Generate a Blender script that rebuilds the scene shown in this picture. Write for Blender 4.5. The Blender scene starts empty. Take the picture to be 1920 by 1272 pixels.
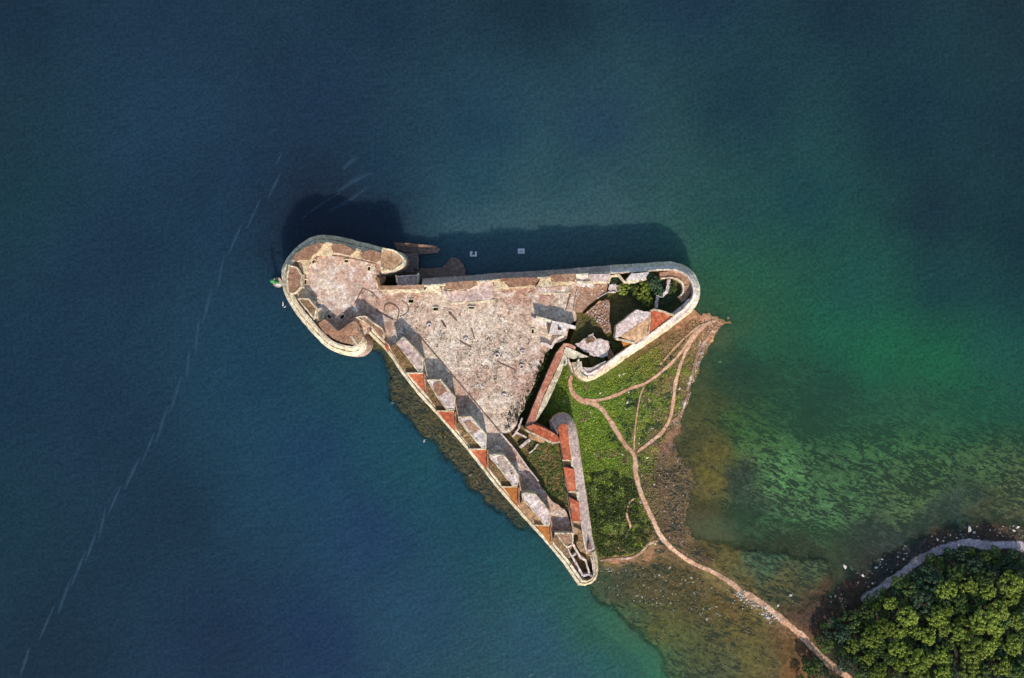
import bpy, bmesh, math, random
import numpy as np
from mathutils import Vector

rng = np.random.default_rng(7)
random.seed(7)
C = bpy.context.scene.collection
SC = bpy.context.scene
# ------------------------------------------------------------------ camera, sky, sun
CAM_H = 300.0
cam_d = bpy.data.cameras.new('camera')
cam = bpy.data.objects.new('camera', cam_d); C.objects.link(cam)
cam.location = (0, 0, CAM_H)
cam_d.sensor_width = 36.0
cam_d.lens = 36.0 * CAM_H / 384.0
cam_d.clip_start = 1.0; cam_d.clip_end = 20000.0
SC.camera = cam

SUN_EL = math.radians(33.0)
SUN_AZ = math.atan2(0.20, -1.0)              # where the sun stands: south, a little east
sd = Vector((math.sin(SUN_AZ) * math.cos(SUN_EL), math.cos(SUN_AZ) * math.cos(SUN_EL), math.sin(SUN_EL)))
sun_d = bpy.data.lights.new('sun', 'SUN')
sun_d.energy = 3.8; sun_d.angle = math.radians(0.53); sun_d.color = (1.0, 0.93, 0.84)
sun = bpy.data.objects.new('sun', sun_d); C.objects.link(sun)
sun.rotation_euler = (-sd).to_track_quat('-Z', 'Y').to_euler()
sun.location = sd * 500

world = bpy.data.worlds.new('World'); SC.world = world; world.use_nodes = True
wn = world.node_tree.nodes; wl = world.node_tree.links
sky = wn.new('ShaderNodeTexSky'); sky.sky_type = 'NISHITA'; sky.sun_disc = False
sky.sun_elevation = SUN_EL; sky.sun_rotation = SUN_AZ
wn['Background'].inputs['Strength'].default_value = 0.15
wl.new(sky.outputs['Color'], wn['Background'].inputs['Color'])
SC.view_settings.view_transform = 'Standard'; SC.view_settings.look = 'None'
SC.view_settings.exposure = 0.35; SC.view_settings.gamma = 1.0
SC.view_settings.use_curve_mapping = False

# ------------------------------------------------------------------ helpers
S = 0.2
def P(px, py, z=0.0):
    """the point of the place at height z that the photograph shows at (px, py)"""
    k = S * (CAM_H - z) / CAM_H
    return ((px - 960.0) * k, (636.0 - py) * k, z)

K = 0.80
def lin(c):
    return tuple((((v / 255.0) / 12.92) if v <= 10 else (((v / 255.0) + 0.055) / 1.055) ** 2.4) * K for v in c)
def lin4(c): return lin(c) + (1.0,)

def tag(o, label=None, cat=None, group=None, kind=None):
    if label: o['label'] = label
    if cat: o['category'] = cat
    if group: o['group'] = group
    if kind: o['kind'] = kind
    return o

def thing(name, px, py, z, label, cat, group=None):
    o = bpy.data.objects.new(name, None); C.objects.link(o)
    o.location = P(px, py, z); o.empty_display_size = 0.5
    return tag(o, label, cat, group)

def mk(name, verts, faces, mats, parent=None, idx=None, smooth=False):
    me = bpy.data.meshes.new(name)
    me.from_pydata([tuple(v) for v in verts], [], [tuple(f) for f in faces])
    for m in (mats if isinstance(mats, (list, tuple)) else [mats]): me.materials.append(m)
    if idx is not None: me.polygons.foreach_set('material_index', idx)
    if smooth: me.polygons.foreach_set('use_smooth', [True] * len(me.polygons))
    me.update()
    o = bpy.data.objects.new(name, me); C.objects.link(o)
    if parent is not None:
        o.parent = parent
        o.matrix_parent_inverse = parent_inv(parent)
    return o

def parent_inv(p):
    from mathutils import Matrix
    t = Vector((0, 0, 0)); q = p
    while q is not None:
        if q.type == 'EMPTY': t += Vector(q.location)
        q = q.parent
        break
    return Matrix.Translation(-t)

def mk_np(name, V, F, mat, parent=None, smooth=False):
    """fast mesh from numpy arrays, every face with the same corner count"""
    V = np.asarray(V, dtype=np.float32); F = np.asarray(F, dtype=np.int32)
    me = bpy.data.meshes.new(name)
    n = F.shape[1]
    me.vertices.add(len(V)); me.vertices.foreach_set('co', V.ravel())
    me.loops.add(F.size); me.loops.foreach_set('vertex_index', F.ravel())
    me.polygons.add(len(F)); me.polygons.foreach_set('loop_start', np.arange(0, F.size, n, dtype=np.int32))
    if smooth: me.polygons.foreach_set('use_smooth', np.ones(len(F), dtype=bool))
    me.materials.append(mat); me.update(calc_edges=True)
    o = bpy.data.objects.new(name, me); C.objects.link(o)
    if parent is not None:
        o.parent = parent; o.matrix_parent_inverse = parent_inv(parent)
    return o

def catmull(pts, n=3, closed=False):
    out = []; N = len(pts)
    rngN = N if closed else N - 1
    for i in range(rngN):
        g = (lambda k: pts[k % N]) if closed else (lambda k: pts[min(max(k, 0), N - 1)])
        p0, p1, p2, p3 = g(i - 1), g(i), g(i + 1), g(i + 2)
        for j in range(n):
            t = j / n
            out.append(tuple(0.5 * (2 * b + (c - a) * t + (2 * a - 5 * b + 4 * c - d) * t * t + (3 * b - a - 3 * c + d) * t ** 3)
                             for a, b, c, d in zip(p0, p1, p2, p3)))
    if not closed: out.append(tuple(pts[-1]))
    return out

def resample(pts, step, closed=True):
    out = []; N = len(pts)
    for i in range(N if closed else N - 1):
        a, b = pts[i], pts[(i + 1) % N]
        L = math.hypot(b[0] - a[0], b[1] - a[1]); n = max(1, int(round(L / step)))
        for j in range(n):
            out.append(tuple(a[k] + (b[k] - a[k]) * j / n for k in range(len(a))))
    if not closed: out.append(tuple(pts[-1]))
    return out

def prism(name, poly, z0, z1, top, side=None, parent=None, jit=0.12, step=1.3, holes=(), ztops=None, batter=0.0, smooth_line=False):
    """a solid of masonry: outline as seen at height z1, walls down to z0"""
    side = side or top
    if ztops is None:
        if smooth_line: poly = catmull(poly, 3, True)
        W = [P(x, y, z1) for x, y in poly]
        W = resample(W, step, True)
        W = [(x + random.uniform(-jit, jit), y + random.uniform(-jit, jit), z + random.uniform(-jit, jit) * 0.7) for x, y, z in W]
    else:
        W = [P(x, y, z) for (x, y), z in zip(poly, ztops)]
    area = sum(W[i][0] * W[(i + 1) % len(W)][1] - W[(i + 1) % len(W)][0] * W[i][1] for i in range(len(W)))
    if area < 0: W = W[::-1]
    bm = bmesh.new()
    loops = [W]
    for h in holes:
        H = [P(x, y, z1) for x, y in h]
        a = sum(H[i][0] * H[(i + 1) % len(H)][1] - H[(i + 1) % len(H)][0] * H[i][1] for i in range(len(H)))
        if a > 0: H = H[::-1]
        loops.append(H)
    edges = []
    for L in loops:
        tv = [bm.verts.new(p) for p in L]
        for i in range(len(tv)): edges.append(bm.edges.new((tv[i], tv[(i + 1) % len(tv)])))
        cx = sum(p[0] for p in L) / len(L); cy = sum(p[1] for p in L) / len(L)
        bv = []
        for p in L:
            d = math.hypot(p[0] - cx, p[1] - cy) or 1
            bv.append(bm.verts.new((p[0] + (p[0] - cx) / d * batter, p[1] + (p[1] - cy) / d * batter, z0)))
        L_f = []
        for i in range(len(tv)):
            j = (i + 1) % len(tv)
            f = bm.faces.new((bv[i], bv[j], tv[j], tv[i])); f.material_index = 1
    r = bmesh.ops.triangle_fill(bm, use_beauty=True, use_dissolve=False, edges=edges)
    for f in r['geom']:
        if isinstance(f, bmesh.types.BMFace):
            f.material_index = 0
            f.normal_update()
            if f.normal.z < 0: f.normal_flip()
    me = bpy.data.meshes.new(name); bm.to_mesh(me); bm.free()
    me.materials.append(top); me.materials.append(side)
    o = bpy.data.objects.new(name, me); C.objects.link(o)
    if parent is not None:
        o.parent = parent; o.matrix_parent_inverse = parent_inv(parent)
    return o

def normals_right(W, closed):
    N = len(W); out = []
    for i in range(N):
        a = W[i - 1] if (closed or i > 0) else W[i]
        b = W[i]
        c = W[(i + 1) % N] if (closed or i < N - 1) else W[i]
        def nrm(p, q):
            dx, dy = q[0] - p[0], q[1] - p[1]; L = math.hypot(dx, dy)
            return (dy / L, -dx / L) if L > 1e-6 else None
        n1, n2 = nrm(a, b), nrm(b, c)
        n1 = n1 or n2; n2 = n2 or n1
        mx, my = n1[0] + n2[0], n1[1] + n2[1]; L = math.hypot(mx, my) or 1
        mx, my = mx / L, my / L
        k = 1.0 / max(0.6, mx * n1[0] + my * n1[1])
        out.append((mx * k, my * k))
    return out

def sweep(name, line, zref, profile, mats, parent=None, closed=False, idx=None, jit=0.08, step=1.6, smooth_line=True, cap=True, zmod=None):
    """profile of (inward offset in metres, z) carried along a line given as seen at height zref"""
    if smooth_line: line = catmull(line, 4, closed)
    W = [P(x, y, zref) for x, y in line]
    W = resample(W, step, closed)
    nr = normals_right(W, closed)
    V = []; n = len(profile)
    for (x, y, _), (nx, ny) in zip(W, nr):
        for k, (o, z) in enumerate(profile):
            j1, j2 = random.uniform(-jit, jit), random.uniform(-jit, jit)
            zz = z + (j2 if z > 1 else 0)
            if zmod: zz = zmod(x, y, k, zz)
            V.append((x + nx * (o + j1), y + ny * (o + j1), zz))
    F = []; I = []
    m = len(W)
    for i in range(m if closed else m - 1):
        a = i * n; b = ((i + 1) % m) * n
        for k in range(n - 1):
            F.append((a + k, b + k, b + k + 1, a + k + 1)); I.append(idx[k] if idx else 0)
    if cap and not closed:
        F.append(tuple(range(n))); I.append(0)
        F.append(tuple(range((m - 1) * n + n - 1, (m - 1) * n - 1, -1))); I.append(0)
    return mk(name, V, F, mats, parent, I)

def wall(name, line, width, z0, z1, mat, parent=None, smooth_line=False, jit=0.08):
    h = width / 2
    return sweep(name, line, z1, [(-h, z0), (-h, z1), (h, z1), (h, z0)], [mat], parent, smooth_line=smooth_line, jit=jit, step=1.0)

def loft(name, A, zA, B, zB, mat, parent=None, jit=0.06):
    VA = [P(x, y, zA) for x, y in A]; VB = [P(x, y, zB) for x, y in B]
    V = [(x + random.uniform(-jit, jit), y + random.uniform(-jit, jit), z) for x, y, z in VA + VB]
    n = len(A)
    return mk(name, V, [(i, i + 1, n + i + 1, n + i) for i in range(n - 1)], mat, parent)

def copy_tree(o, parent=None):
    c = o.copy(); C.objects.link(c)
    if parent is not None: c.parent = parent
    for ch in [q for q in o.children]: copy_tree(ch, c)
    return c

# numpy value noise
def vnoise(x, y, seed=0):
    xi = np.floor(x).astype(np.int64); yi = np.floor(y).astype(np.int64)
    xf = x - xi; yf = y - yi
    u = xf * xf * (3 - 2 * xf); v = yf * yf * (3 - 2 * yf)
    def h(a, b):
        n = (a * 374761393 + b * 668265263 + seed * 1442695041) & 0xFFFFFFFF
        n = ((n ^ (n >> 13)) * 1274126177) & 0xFFFFFFFF
        n = n ^ (n >> 16)
        return (n & 0xFFFF) / 65535.0
    return (h(xi, yi) * (1 - u) + h(xi + 1, yi) * u) * (1 - v) + (h(xi, yi + 1) * (1 - u) + h(xi + 1, yi + 1) * u) * v
def fbm(x, y, oct=4, seed=0):
    s = 0; a = 0.5; t = 0
    for i in range(oct):
        s = s + a * vnoise(x * 2 ** i + 17.3 * i, y * 2 ** i - 9.1 * i, seed + i); t += a; a *= 0.5
    return s / t

def inside(px, py, poly):
    px = np.asarray(px, float); py = np.asarray(py, float)
    r = np.zeros(px.shape, bool); n = len(poly)
    for i in range(n):
        x1, y1 = poly[i]; x2, y2 = poly[(i + 1) % n]
        c = ((y1 > py) != (y2 > py))
        with np.errstate(divide='ignore', invalid='ignore'):
            xs = (x2 - x1) * (py - y1) / ((y2 - y1) if y2 != y1 else 1e-9) + x1
        r ^= c & (px < xs)
    return r
def seg_dist(px, py, line, closed=False):
    d = np.full(np.shape(px), 1e9); n = len(line)
    for i in range(n if closed else n - 1):
        x1, y1 = line[i][:2]; x2, y2 = line[(i + 1) % n][:2]
        dx, dy = x2 - x1, y2 - y1; L = dx * dx + dy * dy + 1e-9
        t = np.clip(((px - x1) * dx + (py - y1) * dy) / L, 0, 1)
        d = np.minimum(d, np.hypot(px - x1 - t * dx, py - y1 - t * dy))
    return d
def sdf(px, py, poly):
    d = seg_dist(px, py, poly, True)
    return np.where(inside(px, py, poly), d, -d)      # positive on land
def idw(px, py, ctrl, power=3.0, soft=18.0):
    ctrl = np.array(ctrl, float); num = np.zeros(px.shape + (ctrl.shape[1] - 2,)); den = np.zeros(px.shape)
    for c in ctrl:
        w = 1.0 / ((px - c[0]) ** 2 + (py - c[1]) ** 2 + soft * soft) ** (power / 2)
        den += w; num += w[..., None] * c[2:]
    return num / den[..., None]
def srgb_arr(a):
    a = np.clip(a / 255.0, 0, 1)
    return np.where(a <= 0.04045, a / 12.92, ((a + 0.055) / 1.055) ** 2.4) * K

# ------------------------------------------------------------------ materials
class NT:
    def __init__(self, name):
        self.m = bpy.data.materials.new(name); self.m.use_nodes = True
        self.n = self.m.node_tree.nodes; self.l = self.m.node_tree.links
        self.b = self.n['Principled BSDF']; self.b.inputs['Roughness'].default_value = 0.9
        self.b.inputs['Specular IOR Level'].default_value = 0.2
        self.pos = self.n.new('ShaderNodeNewGeometry').outputs['Position']
    def set(self, sock, v):
        if isinstance(v, bpy.types.NodeSocket): self.l.new(v, sock)
        else: sock.default_value = v
    def noise(self, scale, detail=3, rough=0.55, dist=0.0, vec=None, out='Fac'):
        q = self.n.new('ShaderNodeTexNoise'); q.inputs['Scale'].default_value = scale
        q.inputs['Detail'].default_value = detail; q.inputs['Roughness'].default_value = rough
        q.inputs['Distortion'].default_value = dist
        self.l.new(vec or self.pos, q.inputs['Vector']); return q.outputs[out]
    def mapping(self, scale=(1, 1, 1), rot=(0, 0, 0)):
        q = self.n.new('ShaderNodeMapping'); q.vector_type = 'TEXTURE'; q.inputs['Scale'].default_value = tuple(1.0 / v for v in scale); q.inputs['Rotation'].default_value = rot
        self.l.new(self.pos, q.inputs['Vector']); return q.outputs[0]
    def voro(self, scale, feature='F1', out='Distance', vec=None, rnd=1.0):
        q = self.n.new('ShaderNodeTexVoronoi'); q.feature = feature; q.inputs['Scale'].default_value = scale
        q.inputs['Randomness'].default_value = rnd
        self.l.new(vec or self.pos, q.inputs['Vector']); return q.outputs[out]
    def ramp(self, v, a, b, c0=0.0, c1=1.0):
        q = self.n.new('ShaderNodeMapRange'); q.interpolation_type = 'SMOOTHSTEP'
        self.set(q.inputs['Value'], v); self.set(q.inputs['From Min'], a); self.set(q.inputs['From Max'], b)
        self.set(q.inputs['To Min'], c0); self.set(q.inputs['To Max'], c1); return q.outputs['Result']
    def mix(self, f, a, b, mode='MIX'):
        q = self.n.new('ShaderNodeMix'); q.data_type = 'RGBA'; q.blend_type = mode
        self.set(q.inputs[0], f); self.set(q.inputs[6], a); self.set(q.inputs[7], b); return q.outputs[2]
    def math(self, op, a, b=0.0):
        q = self.n.new('ShaderNodeMath'); q.operation = op
        self.set(q.inputs[0], a); self.set(q.inputs[1], b); return q.outputs[0]
    def attr(self, name, out='Color'):
        q = self.n.new('ShaderNodeAttribute'); q.attribute_name = name; return q.outputs[out]
    def bump(self, h, strength=0.5, dist=0.3):
        q = self.n.new('ShaderNodeBump'); q.inputs['Strength'].default_value = strength; q.inputs['Distance'].default_value = dist
        self.l.new(h, q.inputs['Height']); self.l.new(q.outputs[0], self.b.inputs['Normal']); return q.outputs[0]
    def val(self, v):
        q = self.n.new('ShaderNodeCombineColor'); 
        for i in range(3): self.set(q.inputs[i], v)
        return q.outputs[0]
    def color(self, c): self.set(self.b.inputs['Base Color'], c)

def masonry(name, c1, c2, dark, speck=0.5, sscale=1.1, big=0.06, bumpd=0.35, weed=None, weed_amt=0.0, stain=0.35, pale=None, pale_amt=0.3):
    t = NT(name)
    a = t.ramp(t.noise(big, 5, 0.65), 0.38, 0.62)
    c = t.mix(a, lin4(c1), lin4(c2))
    if pale:
        c = t.mix(t.ramp(t.noise(big * 5, 3, 0.6), 0.5, 0.68, 0, pale_amt * 2), c, lin4(pale))
    f = t.noise(0.8, 5, 0.7)
    c = t.mix(1.0, c, t.val(t.ramp(f, 0.28, 0.72, 0.66, 1.34)), 'MULTIPLY')
    f2 = t.noise(1.5, 4, 0.8)
    c = t.mix(1.0, c, t.val(t.ramp(f2, 0.32, 0.68, 0.66, 1.34)), 'MULTIPLY')
    s = t.math('MULTIPLY', t.ramp(t.noise(sscale, 4, 0.8, 0.6), 0.53, 0.63), t.ramp(t.noise(0.07, 4, 0.65), 0.36, 0.6, 0.05, 1.0))
    c = t.mix(t.math('MULTIPLY', s, speck), c, lin4(dark))
    st = t.ramp(t.noise(0.22, 4, 0.65, 1.0), 0.5, 0.7, 0, stain)
    c = t.mix(st, c, lin4(tuple(0.72 * v for v in c2)))
    if weed:
        w = t.ramp(t.noise(0.45, 5, 0.75, 0.8), 0.56, 0.66, 0, weed_amt)
        c = t.mix(w, c, lin4(weed))
    t.color(c)
    h = t.math('ADD', t.math('MULTIPLY', f, 0.7), t.math('MULTIPLY', f2, 0.35))
    t.bump(h, 0.6, bumpd)
    return t.m

M = {}
M['deck'] = masonry('terrace_paving', (232, 208, 182), (204, 162, 138), (66, 48, 38), speck=0.85, sscale=0.9, big=0.04, pale=(242, 230, 214), pale_amt=0.3, bumpd=0.6, stain=0.6, weed=(134, 118, 84), weed_amt=0.5)
M['rough'] = masonry('rough_paving', (222, 200, 184), (190, 158, 140), (84, 68, 52), speck=0.9, sscale=0.8, big=0.08, pale=(240, 230, 218), pale_amt=0.4, bumpd=0.8)
M['cream'] = masonry('cream_stone', (238, 226, 196), (216, 194, 160), (104, 86, 60), speck=0.7, sscale=1.0, stain=0.6, weed=(130, 116, 72), weed_amt=0.45)
M['pale'] = masonry('pale_lime_render', (238, 222, 210), (224, 198, 186), (112, 90, 82), speck=0.7, sscale=1.1, stain=0.5, pale=(242, 232, 224))
M['worn'] = masonry('worn_bastion_paving', (234, 212, 188), (210, 172, 150), (110, 84, 70), speck=0.4, sscale=1.2, big=0.06, pale=(246, 236, 222), pale_amt=0.4, bumpd=0.3, stain=0.5)
M['slab'] = masonry('pinkish_slab', (222, 196, 182), (208, 178, 166), (112, 86, 74), speck=0.6, sscale=1.1, stain=0.45, pale=(234, 214, 202))
M['grey'] = masonry('grey_weathered_stone', (204, 178, 160), (184, 158, 144), (84, 74, 68), speck=0.75, sscale=1.0, stain=0.5, weed=(112, 106, 78), weed_amt=0.4)
M['earth'] = masonry('brown_earth_fill', (184, 146, 118), (162, 120, 94), (92, 66, 48), speck=0.6, sscale=1.0, weed=(128, 108, 62), weed_amt=0.4)
M['earth2'] = masonry('dry_grass_earth', (168, 138, 100), (140, 104, 76), (70, 62, 36), speck=0.6, sscale=0.9, weed=(98, 98, 48), weed_amt=0.6)
M['ochre'] = masonry('ochre_fill', (208, 172, 138), (192, 150, 112), (106, 82, 54), speck=0.65, stain=0.5, weed=(150, 130, 62), weed_amt=0.35)
M['brick'] = masonry('red_brick', (204, 112, 76), (186, 94, 62), (110, 58, 40), speck=0.7, sscale=1.1, stain=0.5, pale=(216, 150, 116), weed=(140, 112, 70), weed_amt=0.4, bumpd=0.2)
M['brick_pale'] = masonry('pink_brick', (206, 142, 116), (194, 124, 98), (116, 72, 56), speck=0.65, sscale=1.1, stain=0.45, pale=(218, 172, 146), bumpd=0.2)
M['brick_ochre'] = masonry('ochre_brick', (196, 134, 66), (182, 112, 56), (92, 70, 34), speck=0.7, sscale=0.8, stain=0.3, weed=(110, 96, 46), weed_amt=0.5)
M['jetty'] = masonry('jetty_stone', (150, 126, 112), (128, 108, 92), (78, 66, 58), speck=0.5, stain=0.3)
M['scrub_ground'] = masonry('scrub_ground', (150, 124, 78), (120, 104, 58), (56, 62, 30), speck=0.8, sscale=0.6, weed=(82, 92, 40), weed_amt=0.9)
M['garden'] = masonry('garden_ground', (110, 96, 56), (90, 90, 44), (40, 46, 24), speck=0.8, sscale=0.6, weed=(84, 100, 38), weed_amt=0.9)
def flat(name, c, rough=0.7, var=0.25, sc=0.8):
    t = NT(name)
    t.color(t.mix(1.0, lin4(c), t.val(t.ramp(t.noise(sc, 4, 0.65), 0.3, 0.7, 1 - var, 1 + var)), 'MULTIPLY'))
    t.b.inputs['Roughness'].default_value = rough
    t.bump(t.noise(3.0, 3), 0.3, 0.1)
    return t.m
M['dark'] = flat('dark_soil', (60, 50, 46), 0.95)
M['seam'] = flat('dark_joint_mortar', (128, 98, 84), 0.95, 0.4, 0.5)
M['wood'] = flat('grey_weathered_wood', (120, 104, 96), 0.85, 0.3, 1.5)
M['white_paint'] = flat('white_paint', (236, 236, 232), 0.5, 0.08)
M['green_paint'] = flat('green_beacon_paint', (64, 150, 80), 0.45, 0.12)
M['bark'] = flat('bark', (96, 78, 62), 0.95, 0.35)
M['rubble'] = flat('pale_paving_rubble', (214, 194, 178), 0.95, 0.3, 0.9)
M['rock_pale'] = flat('pale_limestone_rock', (222, 210, 200), 0.9, 0.25, 0.7)
M['rock_brown'] = flat('brown_shore_rock', (128, 108, 90), 0.9, 0.35, 0.7)
M['rock_dark'] = flat('dark_wet_rock', (98, 86, 62), 0.6, 0.4, 0.6)

def leafmat(name, c1, c2, c3, sc=0.5):
    t = NT(name)
    c = t.mix(t.ramp(t.noise(sc, 4, 0.7), 0.35, 0.65), lin4(c1), lin4(c2))
    c = t.mix(t.ramp(t.noise(2.0, 2, 0.6), 0.55, 0.75), c, lin4(c3))
    oi = t.n.new('ShaderNodeObjectInfo')
    c = t.mix(1.0, c, t.val(t.ramp(oi.outputs['Random'], 0, 1, 0.72, 1.25)), 'MULTIPLY')
    t.color(c); t.b.inputs['Roughness'].default_value = 0.65
    return t.m
M['leaf_bright'] = leafmat('bright_leaf', (160, 172, 66), (126, 146, 56), (186, 192, 96))
M['leaf_mid'] = leafmat('mid_green_leaf', (112, 132, 64), (86, 110, 58), (140, 152, 82))
M['leaf_dark'] = leafmat('dark_green_leaf', (84, 108, 70), (70, 96, 74), (108, 128, 84))
M['grass'] = leafmat('meadow_grass', (166, 182, 66), (128, 158, 54), (198, 190, 112), 0.18)
M['grass_dry'] = leafmat('dry_meadow_grass', (196, 170, 116), (162, 148, 86), (216, 190, 146), 0.18)
M['scrub'] = leafmat('scrub_leaf', (62, 76, 38), (84, 92, 44), (100, 100, 58), 0.3)

# ------------------------------------------------------------------ outlines (as the photograph shows the edges)
COAST = [(560, 470), (620, 458), (700, 478), (735, 500), (765, 530), (900, 530), (1250, 503), (1288, 520), (1303, 560),
         (1303, 585), (1330, 594), (1356, 597), (1366, 604), (1346, 622), (1326, 650), (1311, 680), (1304, 710), (1293, 745),
         (1284, 780), (1273, 802), (1264, 825), (1268, 852), (1288, 872), (1304, 900), (1294, 930), (1282, 955), (1292, 985),
         (1304, 1015), (1335, 1050), (1385, 1086), (1432, 1122), (1480, 1146), (1508, 1150), (1530, 1128), (1560, 1120), (1590, 1088), (1640, 1058),
         (1690, 1030), (1740, 1006), (1800, 990), (1860, 985), (1930, 990), (2100, 1010), (2240, 1100), (2250, 1500), (1560, 1500),
         (1495, 1300), (1500, 1245), (1492, 1206), (1440, 1166), (1385, 1126), (1325, 1088), (1272, 1058), (1240, 1044), (1205, 1056), (1150, 1058),
         (1118, 1056), (1096, 1086), (1050, 1042), (960, 935), (880, 835), (800, 738), (720, 645), (680, 640), (600, 622), (552, 560)]
MAIN_PATH = [(1072, 700), (1068, 718), (1074, 738), (1092, 752), (1112, 756), (1130, 770), (1150, 800), (1170, 832), (1187, 852), (1190, 884),
             (1196, 910), (1206, 938), (1222, 972), (1238, 1004), (1262, 1030), (1296, 1054), (1332, 1070), (1366, 1090), (1392, 1110)]
MAIN_PATH2 = [(1392, 1110), (1428, 1130), (1448, 1146), (1470, 1164), (1496, 1186), (1520, 1210), (1545, 1236), (1580, 1262), (1620, 1300)]
PATHS = [  # line, width (px), z
    (MAIN_PATH, 11), (MAIN_PATH2, 15),
    ([(1090, 748), (1118, 750), (1150, 742), (1180, 728), (1205, 720), (1232, 702), (1258, 680), (1280, 655), (1298, 628), (1315, 612), (1335, 605)], 7),
    ([(1206, 722), (1198, 745), (1192, 780), (1188, 815), (1187, 848)], 3.5),
    ([(1190, 848), (1215, 830), (1240, 810), (1255, 785), (1261, 755), (1266, 715), (1276, 680), (1292, 645), (1308, 622), (1328, 606), (1345, 602)], 8),
    ([(1255, 792), (1272, 782), (1284, 755), (1292, 720), (1300, 690), (1312, 655), (1330, 628), (1346, 608)], 6),
    ([(1230, 690), (1255, 662), (1282, 634), (1310, 612), (1338, 602)], 4),
    ([(1192, 930), (1178, 942), (1174, 965), (1180, 985), (1170, 1010)], 4),
    ([(1122, 1052), (1150, 1048), (1180, 1046), (1200, 1036), (1214, 1020), (1236, 1012)], 6),
]
COAST_PATH = [(1610, 1128), (1640, 1108), (1665, 1088), (1690, 1074), (1712, 1054), (1740, 1038), (1775, 1026), (1812, 1016), (1850, 1022), (1890, 1020), (1925, 1026), (2000, 1040), (2080, 1060)]
MEADOW = [(1072, 690), (1100, 722), (1120, 722), (1300, 600), (1330, 612), (1310, 660), (1296, 720), (1284, 770), (1262, 800), (1235, 840), (1225, 880),
          (1232, 940), (1236, 990), (1228, 1020), (1200, 1040), (1125, 1046), (1112, 1000), (1100, 920), (1090, 850), (1078, 780), (1040, 765), (1040, 730), (1064, 690)]
MUD = [(1225, 850), (1262, 830), (1300, 880), (1304, 930), (1296, 990), (1340, 1050), (1300, 1050), (1262, 1030), (1225, 960), (1205, 900)]

# ------------------------------------------------------------------ ground and seabed (one sheet)
def axis(lo, hi, step, far):
    a = np.arange(lo, hi + step, step); f = []
    d = step
    x = hi
    while x < far: d *= 1.6; x += d; f.append(x)
    g = []; d = step; x = lo
    while x > -far: d *= 1.6; x -= d; g.append(x)
    return np.array(g[::-1] + list(a) + f)

GUNSHELF = [(690, 640), (722, 668), (728, 700), (733, 750), (760, 782), (800, 826), (842, 868), (880, 918), (912, 938), (950, 972), (975, 990), (1010, 1000), (990, 950), (900, 840), (800, 720), (720, 640)]
FLATSHELF = [(1080, 1070), (1098, 1104), (1130, 1132), (1172, 1166), (1214, 1200), (1242, 1238), (1262, 1300), (1270, 1420), (1560, 1420), (1560, 1050), (1250, 1000), (1120, 1030)]
def shelves(px, py, op):
    """the bottom drops away sharply at the edge of the rock shelf and of the tidal flat"""
    n = (fbm(px / 16, py / 16, 3, 61) - .5) * 26
    for poly, w, inner in ((GUNSHELF, 7.0, 0.2), (FLATSHELF, 9.0, 0.2)):
        d = sdf(px, py, poly) + n
        near = np.clip(1.6 - np.maximum(-d, 0) / 60.0, 0, 1)
        t_ = np.clip(d / w * .5 + .5, 0, 1); t_ = t_ * t_ * (3 - 2 * t_)
        outside = np.maximum(op, 0.93 * near)
        op = np.where(near > 0, outside * (1 - t_) + np.minimum(op, inner) * t_, op)
    return op
def height(px, py):
    """height of the ground in metres at the place seen at (px, py)"""
    wob = (fbm(px / 14.0, py / 14.0, 3, 5) - 0.5) * 22
    d = sdf(px, py, COAST) + wob
    land = np.minimum(0.05 + 0.028 * np.maximum(d, 0), 2.2)
    # the wood's island stands a little higher, the meadow rises towards the gate
    f = np.clip(sdf(px, py, [(1540, 1240), (1640, 1110), (1700, 1066), (1810, 1030), (1940, 1036), (2150, 1080), (2200, 1450), (1640, 1450)]) / 40.0, 0, 1)
    land = land + 1.6 * f
    g = np.clip(1 - np.hypot(px - 1040, py - 730) / 90.0, 0, 1)
    land = land + 1.1 * g
    op = idw(px, py, [(c[0], c[1], c[5]) for c in WATER], 3.2)[..., 0]
    op = shelves(px, py, op)
    deep = -(0.25 + 7.5 * np.clip(op, 0, 1) ** 2.2)
    sea = np.maximum(deep, -0.05 + 0.05 * np.minimum(d, 0))
    h = np.where(d > 0, land, sea)
    h = h + (fbm(px / 5.0, py / 5.0, 3, 21) - 0.5) * 0.35
    return h, d, op

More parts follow.
